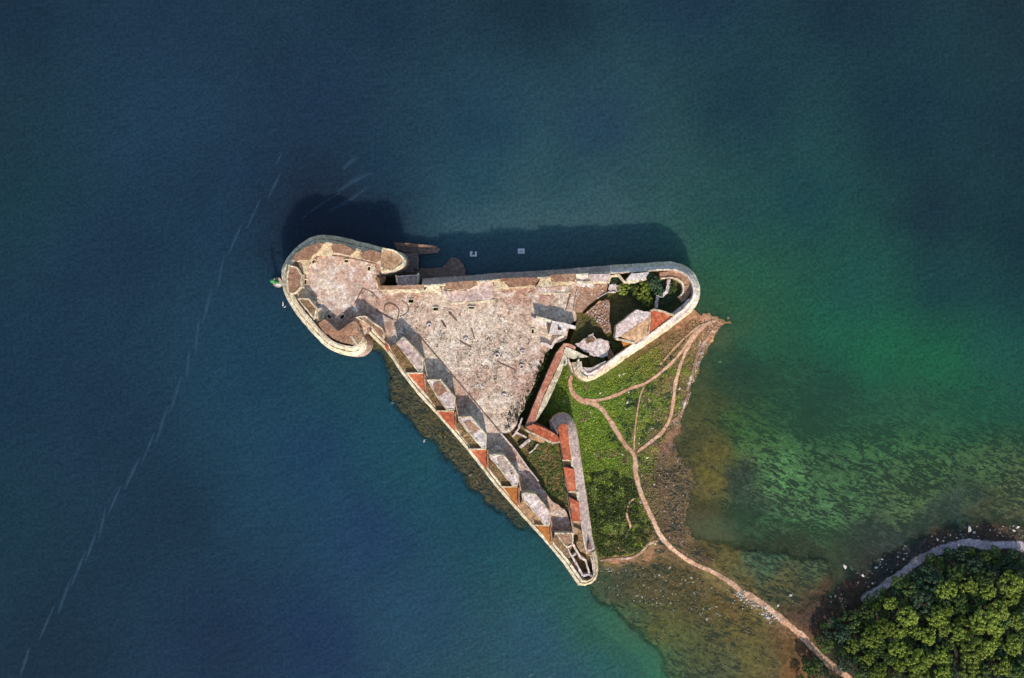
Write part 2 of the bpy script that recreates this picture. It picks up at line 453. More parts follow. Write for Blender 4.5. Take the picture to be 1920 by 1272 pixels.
# control points of the water: place, colour, opacity with depth
WATER0 = [
 (0,0,26,54,72,1),(300,0,30,60,84,1),(700,0,27,56,76,1),(1000,0,26,54,68,1),(1300,0,28,66,78,1),(1600,0,26,62,70,1),(1920,0,28,64,66,1),
 (0,250,30,64,78,1),(40,370,27,64,76,1),(300,250,32,66,92,1),(600,200,31,60,86,1),(900,240,32,72,96,1),(1120,250,36,80,96,1),(1400,200,27,70,74,1),(1700,220,26,66,72,1),(1920,250,25,62,66,1),
 (200,500,29,60,84,1),(430,430,30,66,92,1),(480,330,30,62,88,1),(700,330,32,70,96,1),(900,350,36,84,104,1),(1060,340,40,86,98,1),(1180,330,44,98,94,1),(1260,400,42,100,88,1),(1370,400,36,92,86,1),(1500,380,28,84,80,1),(1760,400,25,60,64,1),(1920,450,22,54,60,1),
 (1000,465,70,122,140,1),(860,470,62,112,134,1),(930,480,66,116,138,1),(1080,470,70,122,136,1),(1150,465,72,122,130,1),(1225,460,68,118,116,1),(1000,425,54,98,110,1),(1150,415,54,104,106,1),(1340,490,40,104,76,1),(1400,540,38,106,84,0.95),(1600,540,32,88,82,1),(1780,540,26,70,74,1),(1920,560,24,66,70,1),  # points by the curtain wall: paler shoal, brightened to lift the wall's cast shadow
 (1360,560,46,100,62,0.75),(1440,640,36,112,84,0.85),(1560,620,32,108,82,0.95),(1650,660,30,116,80,0.9),(1760,680,30,116,76,0.85),(1880,660,30,92,84,0.9),(1930,720,36,96,84,0.75),
 (1340,650,52,96,66,0.6),(1390,700,44,74,66,0.55),(1450,730,46,98,74,0.6),(1550,750,44,92,78,0.6),(1700,760,46,102,84,0.6),(1850,760,36,110,86,0.6),
 (1330,760,80,92,62,0.3),(1340,850,100,94,50,0.12),(1320,930,100,90,54,0.12),(1420,820,57,110,70,0.45),(1550,820,50,101,76,0.55),(1700,850,52,108,78,0.48),(1880,850,57,106,78,0.42),(1450,900,72,132,84,0.35),
 (1400,980,56,101,78,0.4),(1550,950,63,114,76,0.32),(1750,950,68,108,66,0.25),(1900,940,68,101,64,0.22),(1500,1060,80,94,72,0.22),(1640,1030,80,84,76,0.15),(1380,1060,100,90,54,0.1),
 (0,700,26,58,80,1),(200,800,28,58,80,1),(0,1000,26,60,74,1),(300,1000,27,57,77,1),(500,700,29,72,100,1),(600,850,31,72,110,1),(700,1000,32,68,110,1),(800,1150,38,84,118,1),(600,1200,29,60,98,1),(1000,1200,42,92,126,1),(400,1200,27,54,80,1),(100,1250,24,50,66,1),
 (540,610,30,72,98,1),(620,690,32,82,102,1),(700,730,32,92,104,0.95),(735,800,30,88,110,1),(800,850,32,100,104,0.92),(880,930,30,92,110,1),(960,1000,32,96,112,0.97),(1030,1070,32,100,112,0.97),(1080,1130,36,108,108,0.93),
 (1150,1165,42,126,100,0.8),(1205,1215,44,130,96,0.82),(1235,1275,46,126,90,0.85),(1130,1230,40,106,116,1),(1170,1290,34,96,116,1),(1060,1280,42,92,124,1),
 (1150,1110,84,100,70,0.3),(1250,1150,100,100,58,0.15),(1350,1180,104,98,56,0.12),(1300,1260,90,100,66,0.25),(1420,1240,96,96,60,0.15),(1210,1170,84,104,72,0.32),
 (745,720,31,84,116,0.9),(760,770,31,84,116,0.9),(810,800,31,84,116,0.9),(850,870,31,84,116,0.9),(905,905,31,84,116,0.9),(960,955,31,84,116,0.9),(710,670,31,84,116,0.9),
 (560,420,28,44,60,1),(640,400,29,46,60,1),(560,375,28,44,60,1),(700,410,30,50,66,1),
]
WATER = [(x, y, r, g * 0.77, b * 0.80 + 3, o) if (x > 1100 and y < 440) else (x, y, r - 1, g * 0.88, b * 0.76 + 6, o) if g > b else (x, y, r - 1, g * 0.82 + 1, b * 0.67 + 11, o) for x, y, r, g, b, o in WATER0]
# control points of the ground: place, colour, how much weed covers it
GROUND = [
 (1120,800,96,124,34,0),(1110,760,88,118,36,0),(1150,740,92,116,40,0),(1130,850,92,118,34,0),(1165,880,96,104,46,0),(1200,770,96,112,44,0),(1230,750,102,108,50,0),(1160,700,104,116,44,0),
 (1200,670,120,104,56,0),(1250,640,134,104,70,0),(1290,620,178,130,94,0),(1330,608,214,162,122,0),(1312,628,204,152,112,0),(1346,602,210,160,122,0),(1240,700,116,106,54,0),(1285,700,128,110,66,0),(1265,760,128,108,66,0),
 (1130,930,76,82,44,0),(1160,960,80,84,46,0),(1120,990,80,92,40,0),(1190,960,96,84,52,0),(1180,1020,92,96,46,0),(1150,1035,100,96,52,0),(1160,1055,170,120,88,0),(1210,1040,160,116,84,0),
 (1215,870,110,92,64,0),(1250,830,140,104,80,0),(1230,920,112,90,64,0),(1260,950,106,86,62,0.35),(1285,920,106,88,62,0.4),(1270,1000,108,86,58,0.35),(1310,1030,108,86,56,0.35),
 (1040,740,84,110,36,0),(1000,740,80,86,44,0),
 (1330,625,190,142,102,0),(1362,606,150,116,80,0),(1322,680,120,96,62,0),(1310,760,110,96,58,0.1),
 (1330,850,124,106,58,0.05),(1340,900,128,112,56,0),(1330,980,128,104,60,0.1),(1360,1040,120,104,60,0.1),(1300,840,104,88,58,0.2),
 (1360,700,80,92,60,0.35),(1400,690,56,77,58,0.8),(1400,800,97,129,76,0.45),(1450,880,104,146,92,0.5),(1480,905,106,152,96,0.45),(1560,960,92,129,86,0.8),(1600,930,92,129,84,0.85),(1530,1000,95,135,92,0.9),(1450,1000,81,114,84,0.95),
 (1395,950,58,77,66,1),(1385,905,60,70,66,1),(1420,1040,74,102,78,0.95),(1650,850,99,137,88,0.8),(1750,870,97,129,82,0.85),(1700,940,104,129,84,0.8),(1850,880,95,121,80,0.85),(1900,930,107,116,76,0.7),(1800,800,84,121,84,0.8),(1600,780,70,108,80,0.85),(1530,760,53,79,68,1),(1500,740,70,108,80,0.7),
 (1800,960,58,73,72,0.8),(1740,985,56,71,70,0.8),(1690,1010,58,73,72,0.8),(1620,1010,55,71,70,0.9),(1860,965,81,79,60,0.5),(1640,1050,58,64,62,0.5),(1580,1060,92,87,58,0.5),(1560,1100,92,66,50,0.2),(1600,1100,84,62,52,0.1),(1690,1045,72,60,56,0.1),(1760,1010,84,64,54,0.1),(1850,1000,84,62,50,0.1),
 (1530,1150,88,66,52,0.1),(1510,1180,120,86,62,0),(1480,1220,116,84,52,0.1),(1500,1270,136,92,58,0),(1460,1100,104,98,62,0.5),(1540,1060,88,104,68,0.6),
 (1400,1150,116,98,54,0.35),(1350,1130,120,94,54,0.3),(1280,1090,116,88,56,0.35),(1220,1080,110,84,58,0.35),(1170,1090,88,80,62,0.5),(1130,1100,82,88,66,0.4),(1200,1140,108,100,60,0.4),(1250,1180,112,104,56,0.35),(1300,1210,100,100,62,0.45),(1350,1250,92,96,66,0.6),(1400,1230,110,102,58,0.45),(1440,1260,110,96,60,0.35),(1180,1150,88,104,74,0.3),(1230,1230,84,112,78,0.3),(1320,1275,88,98,68,0.6),
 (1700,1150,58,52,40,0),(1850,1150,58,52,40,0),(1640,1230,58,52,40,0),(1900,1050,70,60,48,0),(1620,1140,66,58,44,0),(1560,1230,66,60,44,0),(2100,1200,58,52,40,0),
 (720,680,112,98,58,0.3),(745,720,106,92,54,0.35),(770,760,110,94,54,0.35),(810,800,118,100,54,0.3),(840,840,116,98,54,0.3),(880,890,112,94,54,0.35),(930,930,112,90,54,0.35),(980,980,86,80,56,0.4),
]
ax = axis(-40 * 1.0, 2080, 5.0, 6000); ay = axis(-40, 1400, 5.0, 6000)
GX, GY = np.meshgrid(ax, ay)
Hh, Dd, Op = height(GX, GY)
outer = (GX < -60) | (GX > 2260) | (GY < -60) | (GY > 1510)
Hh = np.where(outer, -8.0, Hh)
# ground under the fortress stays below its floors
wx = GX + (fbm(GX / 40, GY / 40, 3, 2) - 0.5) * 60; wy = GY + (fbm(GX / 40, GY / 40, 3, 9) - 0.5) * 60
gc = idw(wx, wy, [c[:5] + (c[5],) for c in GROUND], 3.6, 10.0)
V = np.stack([(GX - 960) * S, (636 - GY) * S, Hh], -1).reshape(-1, 3)
ny, nx = GX.shape
ii = np.arange(ny * nx).reshape(ny, nx)
Fq = np.stack([ii[:-1, :-1], ii[1:, :-1], ii[1:, 1:], ii[:-1, 1:]], -1).reshape(-1, 4)
def add_attr(o, name, arr, kind='FLOAT'):
    a = o.data.attributes.new(name, 'FLOAT_COLOR' if kind == 'C' else 'FLOAT', 'POINT')
    if kind == 'C':
        arr = np.concatenate([arr, np.ones((len(arr), 1))], 1)
        a.data.foreach_set('color', arr.astype(np.float32).ravel())
    else: a.data.foreach_set('value', arr.astype(np.float32).ravel())

t = NT('ground_and_seabed')
base = t.attr('ground_colour'); weed = t.attr('weed', 'Fac')
f = t.noise(0.5, 5, 0.7); f2 = t.noise(1.6, 3, 0.7)
c = t.mix(1.0, base, t.val(t.ramp(f, 0.3, 0.7, 0.6, 1.4)), 'MULTIPLY')
c = t.mix(1.0, c, t.val(t.ramp(f2, 0.3, 0.7, 0.7, 1.3)), 'MULTIPLY')
mp = t.mapping((0.16, 0.60, 0.5), (0, 0, math.radians(-24)))
w1 = t.noise(1.0, 4, 0.62, 1.6, mp)
mp2 = t.mapping((0.36, 0.75, 0.5), (0, 0, math.radians(12)))
w2 = t.noise(1.0, 4, 0.65, 1.4, mp2)
w = t.math('ADD', t.math('MULTIPLY', w1, 0.62), t.math('MULTIPLY', w2, 0.38))
patch = t.noise(0.05, 3, 0.6)
th = t.math('SUBTRACT', t.math('SUBTRACT', 0.565, t.math('MULTIPLY', weed, 0.105)), t.math('MULTIPLY', t.math('SUBTRACT', patch, 0.5), 0.25))
wm = t.ramp(w, th, t.math('ADD', th, 0.03), 0, 0.95)
wm = t.math('MULTIPLY', wm, t.ramp(weed, 0.0, 0.12))
c = t.mix(wm, c, lin4((40, 54, 46)))
sp = t.ramp(t.noise(1.1, 3, 0.8), 0.62, 0.72, 0, 0.6)
c = t.mix(sp, c, lin4((58, 50, 34)))
t.color(c); t.bump(f, 0.7, 0.5)
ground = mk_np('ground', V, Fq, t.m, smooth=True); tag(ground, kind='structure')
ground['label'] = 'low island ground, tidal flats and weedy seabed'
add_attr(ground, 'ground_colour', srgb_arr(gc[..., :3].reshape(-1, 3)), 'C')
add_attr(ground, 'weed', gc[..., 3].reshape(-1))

# ------------------------------------------------------------------ sea
bx = axis(-40, 1960, 6.0, 30000); by = axis(-40, 1312, 6.0, 30000)
BX, BY = np.meshgrid(bx, by)
wx = BX + (fbm(BX / 60, BY / 60, 3, 31) - 0.5) * 45; wy = BY + (fbm(BX / 60, BY / 60, 3, 37) - 0.5) * 45
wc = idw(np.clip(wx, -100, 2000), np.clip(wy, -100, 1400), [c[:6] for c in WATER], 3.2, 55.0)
t = NT('sea_water')
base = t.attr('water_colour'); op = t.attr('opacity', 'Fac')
sw = t.mapping((0.05, 0.18, 0.1), (0, 0, math.radians(42)))
r1 = t.noise(0.35, 4, 0.65); r2 = t.noise(1.3, 3, 0.7, 0.4); r3 = t.noise(1.0, 3, 0.6, 0.5, sw)
c = t.mix(1.0, base, t.val(t.ramp(t.noise(0.02, 4, 0.6), 0.3, 0.7, 0.93, 1.07)), 'MULTIPLY')
c = t.mix(1.0, c, t.val(t.ramp(t.noise(0.85, 2, 0.6), 0.3, 0.7, 0.80, 1.20)), 'MULTIPLY')  # light and dark of wavelets painted into the colour as fine grain
c = t.mix(1.0, c, t.val(t.ramp(t.noise(1.0, 3, 0.6, 0.6, t.mapping((0.16, 0.7, 0.1), (0, 0, math.radians(24)))), 0.34, 0.66, 0.93, 1.07)), 'MULTIPLY')  # light and dark of the swell painted into the colour as streaks
t.color(c)
t.b.subsurface_method = 'BURLEY' if hasattr(t.b, 'subsurface_method') else None
t.b.inputs['Subsurface Weight'].default_value = 0.8; t.b.inputs['Subsurface Radius'].default_value = (5.0, 9.0, 10.0); t.b.inputs['Subsurface Scale'].default_value = 1.0
t.b.inputs['Roughness'].default_value = 0.12; t.b.inputs['IOR'].default_value = 1.33; t.b.inputs['Specular IOR Level'].default_value = 0.5
sw2 = t.mapping((0.10, 0.42, 0.1), (0, 0, math.radians(24)))
r4 = t.noise(1.0, 4, 0.65, 0.8, sw2)
h = t.math('ADD', t.math('ADD', t.math('MULTIPLY', r1, 0.5), t.math('MULTIPLY', r2, 0.4)), t.math('ADD', t.math('MULTIPLY', r3, 1.4), t.math('MULTIPLY', r4, 0.9)))
t.bump(h, 0.4, 0.5)
tr = t.n.new('ShaderNodeBsdfTransparent'); t.l.new(t.mix(t.ramp(op, 0.1, 0.5), (0.95, 0.965, 0.92, 1), (0.74, 0.93, 0.80, 1)), tr.inputs['Color'])
mx = t.n.new('ShaderNodeMixShader')
t.l.new(op, mx.inputs[0]); t.l.new(tr.outputs[0], mx.inputs[1]); t.l.new(t.b.outputs[0], mx.inputs[2])
t.l.new(mx.outputs[0], t.n['Material Output'].inputs['Surface'])
V = np.stack([(BX - 960) * S, (636 - BY) * S, np.zeros_like(BX)], -1).reshape(-1, 3)
ny, nx = BX.shape; ii = np.arange(ny * nx).reshape(ny, nx)
Fq = np.stack([ii[:-1, :-1], ii[1:, :-1], ii[1:, 1:], ii[:-1, 1:]], -1).reshape(-1, 4)
sea = mk_np('sea_water', V, Fq, t.m, smooth=True); tag(sea, 'calm blue and green sea around the fortress island', kind='structure')
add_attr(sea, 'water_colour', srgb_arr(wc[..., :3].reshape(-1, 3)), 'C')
opv = shelves(BX, BY, wc[..., 3]); opv = opv * (1 - 0.5 * np.clip((BY - 790) / 80, 0, 1) * np.clip((BX - 1340) / 60, 0, 1) * (BX < 2300) * (BY < 1520))
far = (BX < -60) | (BX > 2300) | (BY < -60) | (BY > 1520)
opv = np.where(far, 1.0, np.clip(opv, 0.06, 1.0))
add_attr(sea, 'opacity', opv.reshape(-1))

def ground_z(px, py):
    h, d, o = height(np.atleast_1d(np.asarray(px, float)), np.atleast_1d(np.asarray(py, float)))
    return h

# boat wake: low slender crests on the water
def soft_foam(name, c, dens):
    t = NT(name); t.color(lin4(c)); t.b.inputs['Roughness'].default_value = 0.4
    a = t.attr('fade', 'Fac')
    tr = t.n.new('ShaderNodeBsdfTransparent'); mx = t.n.new('ShaderNodeMixShader')
    k = t.math('MULTIPLY', t.math('MULTIPLY', a, t.ramp(t.noise(0.35, 4, 0.65), 0.3, 0.65, 0.55, 1.0)), dens)
    t.l.new(k, mx.inputs[0]); t.l.new(tr.outputs[0], mx.inputs[1]); t.l.new(t.b.outputs[0], mx.inputs[2])
    t.l.new(mx.outputs[0], t.n['Material Output'].inputs['Surface']); return t.m
M['foam'] = soft_foam('wake_foam', (150, 178, 196), 1.0)
M['foam2'] = soft_foam('faint_wake_foam', (66, 98, 122), 0.45)
def crest(name, a, b, w, mat, bend=0.0):
    n = 14; V = []; F = []; A = []
    dx, dy = b[0] - a[0], b[1] - a[1]; L = math.hypot(dx, dy); nx_, ny_ = -dy / L, dx / L
    for i in range(n + 1):
        u = i / n; off = bend * math.sin(u * math.pi)
        for s in (-1, 0, 1):
            ww = w * (0.35 + 0.65 * math.sin(u * math.pi) ** 0.7)
            x, y, z = P(a[0] + dx * u + nx_ * (off + s * ww), a[1] + dy * u + ny_ * (off + s * ww), 0)
            V.append((x, y, 0.02 + (0.16 if s == 0 else 0)))
            A.append(0.1 if s else math.sin(u * math.pi) ** 0.4)
        if i: 
            k = (i - 1) * 3
            for j in (0, 1): F.append((k + j, k + j + 3, k + j + 4, k + j + 1))
    return V, F, A
def crests(name, lst, mat):
    V = []; F = []; A = []
    for a, b, w, bd in lst:
        v, f, q = crest(name, a, b, w, mat, bd); o = len(V)
        V += v; A += q; F += [tuple(i + o for i in k) for k in f]
    o = mk(name, V, F, mat); add_attr(o, 'fade', np.array(A)); tag(o, kind='structure'); return o
wl_pts = [(540, 312), (500, 364), (464, 412), (430, 462), (404, 524), (380, 582), (362, 640), (345, 696), (318, 757), (294, 806), (268, 852), (236, 900), (204, 948), (184, 992), (162, 1034), (138, 1076), (110, 1126), (76, 1182), (32, 1256), (0, 1304)]
L1 = []; LS = []
WP = catmull(wl_pts, 6); WP = [WP[0]] + [WP[i] for i in range(1, len(WP)) if i % 3 == 0]
for i in range(len(WP) - 1):
    (x0, y0), (x1, y1) = WP[i], WP[i + 1]
    L = math.hypot(x1 - x0, y1 - y0); ux, uy = (x1 - x0) / L, (y1 - y0) / L; half = random.uniform(28, 40)
    cx, cy = (x0 + x1) / 2 + random.uniform(-.6, .6), (y0 + y1) / 2 + random.uniform(-3, 3); off = random.uniform(4.5, 7.0)
    a_ = (cx - ux * half - uy * off, cy - uy * half + ux * off); b_ = (cx + ux * half + uy * off, cy + uy * half - ux * off)
    L1.append((a_, b_, random.uniform(3.0, 4.2), random.uniform(-.6, .6)))
    if i % 2: LS.append(((a_[0] + 3, a_[1] + 2), (b_[0] + 3, b_[1] + 2), random.uniform(3, 5), 0))
L2 = []
for i in range(0):
    u = random.random(); k = min(int(u * 12), 11); x0, y0 = wl_pts[k]
    x = x0 + random.uniform(8, 26); y = y0 + random.uniform(-20, 20); L = random.uniform(50, 120); an = math.radians(random.uniform(120, 135))
    L2.append(((x, y), (x + math.cos(an) * L, y + math.sin(an) * L), random.uniform(2.5, 4.5), random.uniform(-4, 4)))
for (a, b, w, bd) in [((700, 322), (630, 362), 6, 3), ((672, 292), (640, 322), 5, 2), ((690, 350), (610, 400), 5, -3), ((530, 285), (515, 312), 3, 0), 
                      ((640, 360), (560, 415), 3, 2)]:
    L2.append((a, b, w, bd))
rip = crests('faint_ripples', L2 + LS, M['foam2'])

# ------------------------------------------------------------------ paths
def ribbon(name, line, wpx, mat, dz=0.1, cols=6):
    line = catmull(line, 6); W = resample([(x, y) for x, y in line], 3.0, False)
    nr = normals_right([(x, y, 0) for x, y in W], False)
    V = []; n = cols + 1; A = []
    pxs = []; pys = []
    for i, ((x, y), (nx_, ny_)) in enumerate(zip(W, nr)):
        w = wpx * 1.18 * (0.7 + 0.6 * float(fbm(np.array(i * 0.14), np.array(wpx * 3.1), 3, 3)))
        for k in range(n):
            o = (k / cols - 0.5) * w
            pxs.append(x + nx_ * o); pys.append(y + ny_ * o); A.append((1 - abs(2 * k / cols - 1)) * min(1, i / 3, (len(W) - 1 - i) / 3))
    z = ground_z(pxs, pys)
    zz = np.maximum.reduce([z, ground_z(np.array(pxs) + 2, pys), ground_z(np.array(pxs) - 2, pys), ground_z(pxs, np.array(pys) + 2), ground_z(pxs, np.array(pys) - 2)])
    zz = np.maximum(zz, 0.0) + dz
    for x, y, q in zip(pxs, pys, zz): V.append(P(x, y, 0)[:2] + (q,))
    F = []
    for i in range(len(W) - 1):
        for k in range(cols): a = i * n + k; F.append((a, a + 1, a + n + 1, a + n))
    o = mk(name, V, F, mat, smooth=True); add_attr(o, 'middle', np.array(A)); return o
def worn_edges(m):
    """the trodden earth gives way to the ground in an uneven edge"""
    nt = m.node_tree; b = nt.nodes['Principled BSDF']; out = nt.nodes['Material Output']
    g = nt.nodes.new('ShaderNodeNewGeometry'); q = nt.nodes.new('ShaderNodeTexNoise'); q.inputs['Scale'].default_value = 0.45; q.inputs['Detail'].default_value = 6; q.inputs['Roughness'].default_value = 0.7
    nt.links.new(g.outputs['Position'], q.inputs['Vector'])
    a = nt.nodes.new('ShaderNodeAttribute'); a.attribute_name = 'middle'
    s_ = nt.nodes.new('ShaderNodeMath'); s_.operation = 'ADD'; nt.links.new(a.outputs['Fac'], s_.inputs[0]); nt.links.new(q.outputs['Fac'], s_.inputs[1])
    r = nt.nodes.new('ShaderNodeMapRange'); r.inputs['From Min'].default_value = 0.72; r.inputs['From Max'].default_value = 1.0
    nt.links.new(s_.outputs[0], r.inputs['Value'])
    tr = nt.nodes.new('ShaderNodeBsdfTransparent'); mx = nt.nodes.new('ShaderNodeMixShader')
    nt.links.new(r.outputs[0], mx.inputs[0]); nt.links.new(tr.outputs[0], mx.inputs[1]); nt.links.new(b.outputs[0], mx.inputs[2]); nt.links.new(mx.outputs[0], out.inputs['Surface'])
M['path'] = masonry('trodden_path', (222, 180, 146), (204, 156, 122), (120, 88, 66), speck=0.5, sscale=1.0, stain=0.3, bumpd=0.2, pale=(228, 196, 168), pale_amt=0.3)
M['pebble_path'] = masonry('pebbly_path', (190, 150, 122), (160, 120, 96), (84, 66, 50), speck=0.9, sscale=1.0, stain=0.4, pale=(232, 214, 198), pale_amt=0.5)
M['coast_path'] = masonry('grey_coast_path', (206, 188, 186), (190, 174, 178), (92, 82, 84), speck=0.3, stain=0.2, pale=(190, 156, 140), pale_amt=0.3)
for k in ('path', 'pebble_path', 'coast_path'): worn_edges(M[k])
for i, (ln, w) in enumerate(PATHS):
    o = ribbon('path', ln, w, M['pebble_path'] if i in (5, 8) else M['path'], 0.10 + 0.012 * i); tag(o, kind='structure')
o = ribbon('path', COAST_PATH, 20, M['coast_path'], 0.12); tag(o, kind='structure')
#PART2
# ------------------------------------------------------------------ fortress floors (setting)
def zc(scale, ox, oy, pts): return [(ox + u / scale, oy + v / scale) for u, v in pts]
Z1 = lambda p: zc(4.894, 500, 420, p); Z2 = lambda p: zc(6.0, 720, 430, p); Z3 = lambda p: zc(4.892, 1020, 470, p)
Z4 = lambda p: zc(6.056, 690, 590, p); Z5 = lambda p: zc(5.783, 840, 740, p); Z6 = lambda p: zc(5.532, 930, 880, p)
Z7 = lambda p: zc(6.358, 960, 560, p); Z8 = lambda p: zc(7.95, 1040, 560, p); Z9 = lambda p: zc(7.385, 1060, 480, p)
DZ = 9.5
BAST = [(673, 620), (684, 634), (688, 647), (680, 662), (663, 668), (639, 664), (614, 653), (590, 630), (567, 604), (547, 577), (531, 545), (528, 518), (531, 496),
        (547, 473), (569, 453), (594, 442), (627, 442.5), (670, 452), (717, 464), (745, 471), (758, 479), (761, 490), (755, 502), (736, 512), (717, 516)]
def box_px(cx, cy, w, h, a=0):
    ca, sa = math.cos(a), math.sin(a)
    return [(cx + x * ca - y * sa, cy + x * sa + y * ca) for x, y in [(-w / 2, -h / 2), (w / 2, -h / 2), (w / 2, h / 2), (-w / 2, h / 2)]]
SHAFTS = [(589, 491, 7, 4.6, -0.35), (649.5, 490, 7, 4, 0.0), (692, 504, 4.4, 7, 0.1), (572.7, 529, 4.6, 8, 0), (590, 564, 7, 6, 0.8), (617.5, 594, 8, 5, 0.75), (642, 594.5, 8, 5, -0.75), (602.5, 470, 5, 6, 0.5),
          (770.5, 565, 9, 6, 0), (817, 580, 9, 5, 0), (884, 577.5, 11, 3.2, 0), (999, 621.5, 4, 7, 0)]
TERR = [(560, 545), (540, 520), (545, 490), (575, 462), (600, 450), (650, 455), (700, 470), (716, 480), (716, 512), (712, 532), (722, 541), (800, 540), (900, 535), (1000, 522), (1080, 516),
        (1084, 545), (1076, 578), (1082, 600), (1072, 606), (1064, 622), (1062, 634), (1052, 640), (1036, 646), (1030, 654), (1022, 664), (1018, 680), (1008, 700), (1003, 718), (994, 735), (986, 752),
        (984, 768), (974, 778), (970, 792), (962, 806), (950, 814), (938, 812), (952, 830), (968, 848), (985, 872), (995, 884), (1000, 893), (1017, 915), (1034, 938), (1052, 952), (1063, 960), (1070, 985), (1077, 1000), (1074, 1022), (1064, 1046),
        (1050, 1040), (1010, 988), (960, 936), (900, 860), (840, 786), (780, 722), (730, 654), (706, 628), (690, 618), (672, 640), (650, 650), (610, 636), (580, 605)]
terr = prism('terrace', TERR, 1.0, DZ, M['deck'], M['grey'], jit=0.25, step=1.6, holes=[box_px(x, y, w, h, a) for x, y, w, h, a in SHAFTS])
tag(terr, 'broad pinkish stone terrace of the fortress', kind='structure')
for x, y, w, h, a in SHAFTS:      # light shafts: open-topped pits with a pale kerb
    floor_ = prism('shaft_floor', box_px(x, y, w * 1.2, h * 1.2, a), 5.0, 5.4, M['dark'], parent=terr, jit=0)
    b = box_px(x, y, w + 1.6, h + 1.6, a)
    sweep('shaft_kerb', b, DZ, [(-0.2, DZ - 0.1), (-0.2, DZ + 0.35), (0.14, DZ + 0.35), (0.14, DZ - 0.6)], [M['cream']], terr, closed=True, smooth_line=False, jit=0.03, step=0.8)
def kerb(line, w=0.22, h=0.16, mat='seam', sl=False):
    return wall('seam_kerb', line, w, DZ - 0.05, DZ + h, M[mat], terr, smooth_line=sl, jit=0.04)
kerb([(782, 626), (830, 682), (880, 741), (937, 810)], 0.3, 0.3)
kerb([(939, 813), (966, 844), (990, 878), (1010, 903)], 0.5, 0.45, 'pale')
kerb(Z1([(560, 290), (480, 300), (410, 350), (365, 430), (355, 500)]), 0.25, 0.2, sl=True)
kerb(Z1([(600, 290), (700, 302), (850, 332), (1000, 368)]), 0.25, 0.2)
kerb(Z1([(820, 710), (880, 590), (970, 630), (1020, 690)]), 0.3, 0.15)
kerb(Z1([(1080, 790), (1090, 745), (1140, 735), (1190, 760), (1215, 800), (1200, 880)]), 0.3, 0.15, sl=True)
kerb(Z1([(1240, 710), (1290, 740), (1300, 790), (1270, 830), (1220, 850)]), 0.25, 0.12, sl=True)
kerb(Z1([(1000, 790), (1080, 840), (1160, 880)]), 0.4, 0.2)
kerb(Z1([(1000, 400), (1005, 520), (1050, 590), (1100, 625), (1400, 625)]), 0.5, 0.5, 'cream', sl=True)
kerb(Z2([(0, 696), (300, 696), (640, 698)]), 0.7, 0.7, 'cream')
kerb(Z2([(1250, 672), (1400, 665), (1560, 655), (1700, 650)]), 0.6, 0.5, 'cream')
kerb(Z2([(1690, 715), (1920, 722)]), 0.5, 0.4, 'cream')
kerb(Z3([(0, 325), (150, 322), (250, 318)]), 0.5, 0.4); kerb(Z3([(0, 398), (245, 390)]), 0.5, 0.3, 'cream'); kerb(Z3([(245, 395), (200, 545)]), 0.35, 0.3)
kerb([(842, 586), (848, 592), (856, 602)], 0.5, 0.3); kerb([(828, 602), (836, 614)], 0.6, 0.3); kerb([(884, 617), (890, 636)], 0.4, 0.3); kerb([(862, 640), (884, 652)], 0.4, 0.25); kerb([(932, 678), (966, 694)], 0.35, 0.2)
for (x, y, r) in [(805, 611, 3.4), (932, 667, 4.2), (978, 688, 4), (980, 660, 3), (945, 742, 3), (874, 637, 3)]:   # low ring kerbs of old well heads
    c = [(x + math.cos(k * 0.7854) * r, y + math.sin(k * 0.7854) * r * 0.9) for k in range(8)]
    sweep('well_kerb', c, DZ, [(-0.25, DZ - 0.1), (-0.25, DZ + 0.6), (0.25, DZ + 0.6), (0.25, DZ + 0.02)], [M['pale']], terr, closed=True, jit=0.08, step=0.8)
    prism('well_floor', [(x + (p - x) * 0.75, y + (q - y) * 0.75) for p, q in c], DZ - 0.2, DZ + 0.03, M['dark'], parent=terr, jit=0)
prism('raised_platform', Z2([(1055, 575), (1225, 575), (1230, 775), (1180, 795), (900, 812), (745, 822), (680, 700), (920, 690), (960, 668), (1040, 640)]), DZ - 0.2, DZ + 0.9, M['slab'], M['cream'], terr)
prism('raised_platform', Z2([(735, 826), (890, 820), (890, 838), (740, 842)]), DZ - 0.2, DZ + 0.4, M['cream'], parent=terr, jit=0.05)
prism('raised_platform', Z2([(930, 818), (1060, 812), (1180, 800), (1250, 785), (1240, 825), (1050, 835), (930, 838)]), DZ - 0.2, DZ + 0.35, M['cream'], parent=terr, jit=0.05)
prism('raised_platform', Z2([(1690, 650), (1920, 655), (1920, 715), (1690, 712)]), DZ - 0.2, DZ + 0.5, M['slab'], M['cream'], terr)

BFL = Z1([(1000, 372), (850, 338), (700, 308), (600, 296), (520, 300), (450, 330), (400, 390), (372, 440), (372, 560), (400, 640), (452, 725), (480, 765), (560, 810), (650, 868), (740, 780), (820, 710), (880, 592), (960, 622), (1005, 570), (1000, 470)])
prism('worn_floor', BFL, DZ - 0.2, DZ + 0.04, M['worn'], parent=terr, jit=0, holes=[box_px(x, y, w + 3.4, h_ + 3.4, a) for x, y, w, h_, a in SHAFTS[1:3]])
GZ = 7.2
EGND = [(1084, 512), (1142, 506), (1245, 500), (1280, 508), (1300, 528), (1304, 548), (1298, 566), (1255, 606), (1215, 636), (1180, 660), (1140, 686), (1112, 702), (1092, 700), (1078, 684), (1066, 660), (1070, 640), (1083, 601), (1077, 578), (1085, 545)]
eg = prism('garden_ground', EGND, 1.0, GZ, M['garden'], M['grey'], jit=0.1); tag(eg, 'sunken garden ground inside the round bastion', kind='structure')
